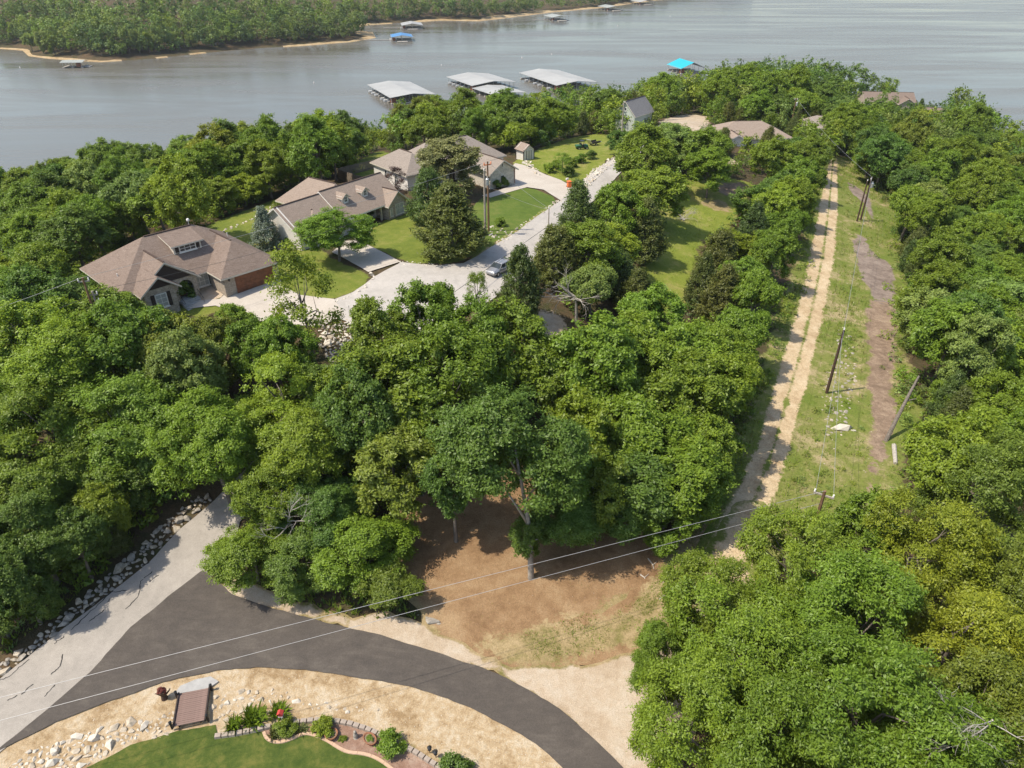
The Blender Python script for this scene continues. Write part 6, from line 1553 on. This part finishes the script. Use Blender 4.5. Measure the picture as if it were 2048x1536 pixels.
weeds('verge_weeds', scatter_px([[(1040,1262),(1200,1225),(1290,1180),(1330,1110),(1400,1040),(1430,1080),(1370,1200),(1300,1270),(1180,1310),(1050,1320)]], 9000, 5, ('gravel_apron',)), .24, ['bright', 'mid', DRY], 'green weeds along the lower edge of the soil clearing', 5, 5, .1, .55)
weeds('weed_patch', scatter_px([[(1000,1285),(1090,1262),(1230,1232),(1290,1190),(1330,1120),(1350,1130),(1320,1210),(1250,1272),(1150,1308),(1060,1312)]], 16000, 31, ('gravel_apron',)), .2, ['mid', 'bright', 'bright', 'olive'], 'denser patch of green weeds between soil clearing and pale gravel', 31, 4, .12, .7)
weeds('bank_weeds', scatter_px([[(440,1462),(560,1425),(640,1436),(700,1440),(780,1474),(880,1520),(1000,1560),(900,1560),(800,1490),(690,1446),(590,1445)]], 3000, 6), .16, [DRY, 'olive', 'bright'], 'dry sparse grass on the bank behind the block border', 6, 4, .1, .9)
weeds('wood_edge_undergrowth', scatter_px([[(0,1320),(200,1150),(330,1010),(420,960),(380,940),(250,1000),(0,1260)], [(560,1200),(700,1240),(830,1240),(800,1180),(650,1150)], [(1260,1020),(1400,1010),(1480,900),(1540,740),(1500,740),(1440,880),(1350,1000)]], 5000, 7), .5, ['dark', 'mid', 'olive'], 'dark undergrowth at the edges of the wood', 7, 5, .16)
def pebbles(name, P, r0, r1, mats, label, seed):
    rng = np.random.default_rng(seed); n = len(P); ico = np.array([(1, 0, 0), (-1, 0, 0), (0, 1, 0), (0, -1, 0), (0, 0, 1), (0, 0, -1)], float); fc_ = np.array([(0,2,4),(2,1,4),(1,3,4),(3,0,4),(2,0,5),(1,2,5),(3,1,5),(0,3,5)])
    r = r0+(r1-r0)*rng.random(n)**2.2; a = rng.uniform(0, 6.28, n); v = ico[None]*rng.uniform(.6, 1.3, (n, 6, 1))*np.c_[np.ones(n), np.full(n, .8), np.full(n, .6)][:, None, :]*r[:, None, None]
    v = np.stack([v[..., 0]*np.cos(a)[:, None]-v[..., 1]*np.sin(a)[:, None], v[..., 0]*np.sin(a)[:, None]+v[..., 1]*np.cos(a)[:, None], v[..., 2]], -1); v += np.c_[P, zts(P[:, 0], P[:, 1])+.05][:, None, :]
    me = np_mesh(name, v.reshape(-1, 3), (fc_[None]+6*np.arange(n)[:, None, None]).reshape(-1, 3), M[mats]); o = link(bpy.data.objects.new(name, me)); tag(o, label, 'gravel', kind='stuff')
pebbles('gravel_stones', scatter_px([[(100,1460),(225,1406),(326,1372),(431,1350),(525,1344),(700,1360),(857,1394),(1014,1462),(1110,1536),(960,1560),(780,1440),(600,1400),(430,1430),(300,1440),(120,1490)]], 9000, 8), .03, .10, 'rock', 'loose yellowish gravel on the bank below the dark road', 8)
pebbles('shoulder_gravel', scatter_px([[(470,1180),(600,1210),(760,1255),(900,1300),(1050,1350),(1200,1340),(1300,1330),(1320,1500),(1250,1520),(1120,1410),(960,1332),(760,1268),(600,1230),(480,1200)]], 4000, 9, ('asphalt_road',)), .025, .07, 'rockwhite', 'pale loose gravel on the shoulder above the dark road', 9)
pebbles('leaf_litter', scatter_px([[(790,980),(1260,990),(1310,1130),(1250,1210),(1100,1250),(960,1285),(880,1285),(830,1230)]], 2600, 21), .025, .075, 'deadwood', 'twigs and litter strewn over the bare soil clearing', 21)
weeds('clearing_weeds', scatter_px([[(880,1290),(960,1270),(1100,1235),(1250,1190),(1300,1090),(1180,1110),(900,1230)]], 900, 22), .13, ['mid', 'olive', DRY], 'sparse low weeds on the bare soil', 22, 4, .14, .8)
pebbles('strip_rubble', scatter_px([[(1680,665),(1700,672),(1704,740),(1690,800),(1682,872),(1656,880),(1648,800),(1664,740)]], 1500, 41), .05, .16, 'rockgrey', 'small grey rubble between the larger rocks of the corridor strip', 41)
pebbles('chip_litter', scatter_px([[(1706,472),(1732,476),(1744,510),(1774,532),(1786,568),(1772,640),(1784,700),(1770,800),(1776,900),(1750,1000),(1724,985),(1736,900),(1730,760),(1730,610),(1738,572),(1712,520)]], 3000, 42), .04, .13, 'deadwood', 'pale wood chips and sticks along the brown dirt path', 42)
pebbles('corridor_rubble', scatter_px([COR], 2200, 10), .05, .2, 'rock', 'loose pale stones strewn through the weedy corridor', 10)
pebbles('bed_chips', scatter_px([[(610,1455),(690,1452),(780,1490),(840,1530),(780,1525),(700,1500),(640,1475)]], 700, 12), .03, .08, 'rockwhite', 'pale chips lying in the flower bed', 12)

# ------------------------------------------------------------------ the air between here and the far shore
hz = MB().box((0, 760, 29), (2400, 1900, 78)).build('haze', None)
hz.data.materials.clear()
hm = bpy.data.materials.new('pale_haze'); hm.use_nodes = True; hm.node_tree.nodes.clear()
ho = hm.node_tree.nodes.new('ShaderNodeOutputMaterial'); hv = hm.node_tree.nodes.new('ShaderNodeVolumePrincipled')
hv.inputs['Color'].default_value = (.86, .92, 1.0, 1); hv.inputs['Density'].default_value = .00008; hv.inputs['Anisotropy'].default_value = .2
hm.node_tree.links.new(hv.outputs[0], ho.inputs['Volume']); hz.data.materials.append(hm); tag(hz, 'thin pale summer haze over the lake and woods', 'haze', kind='stuff')
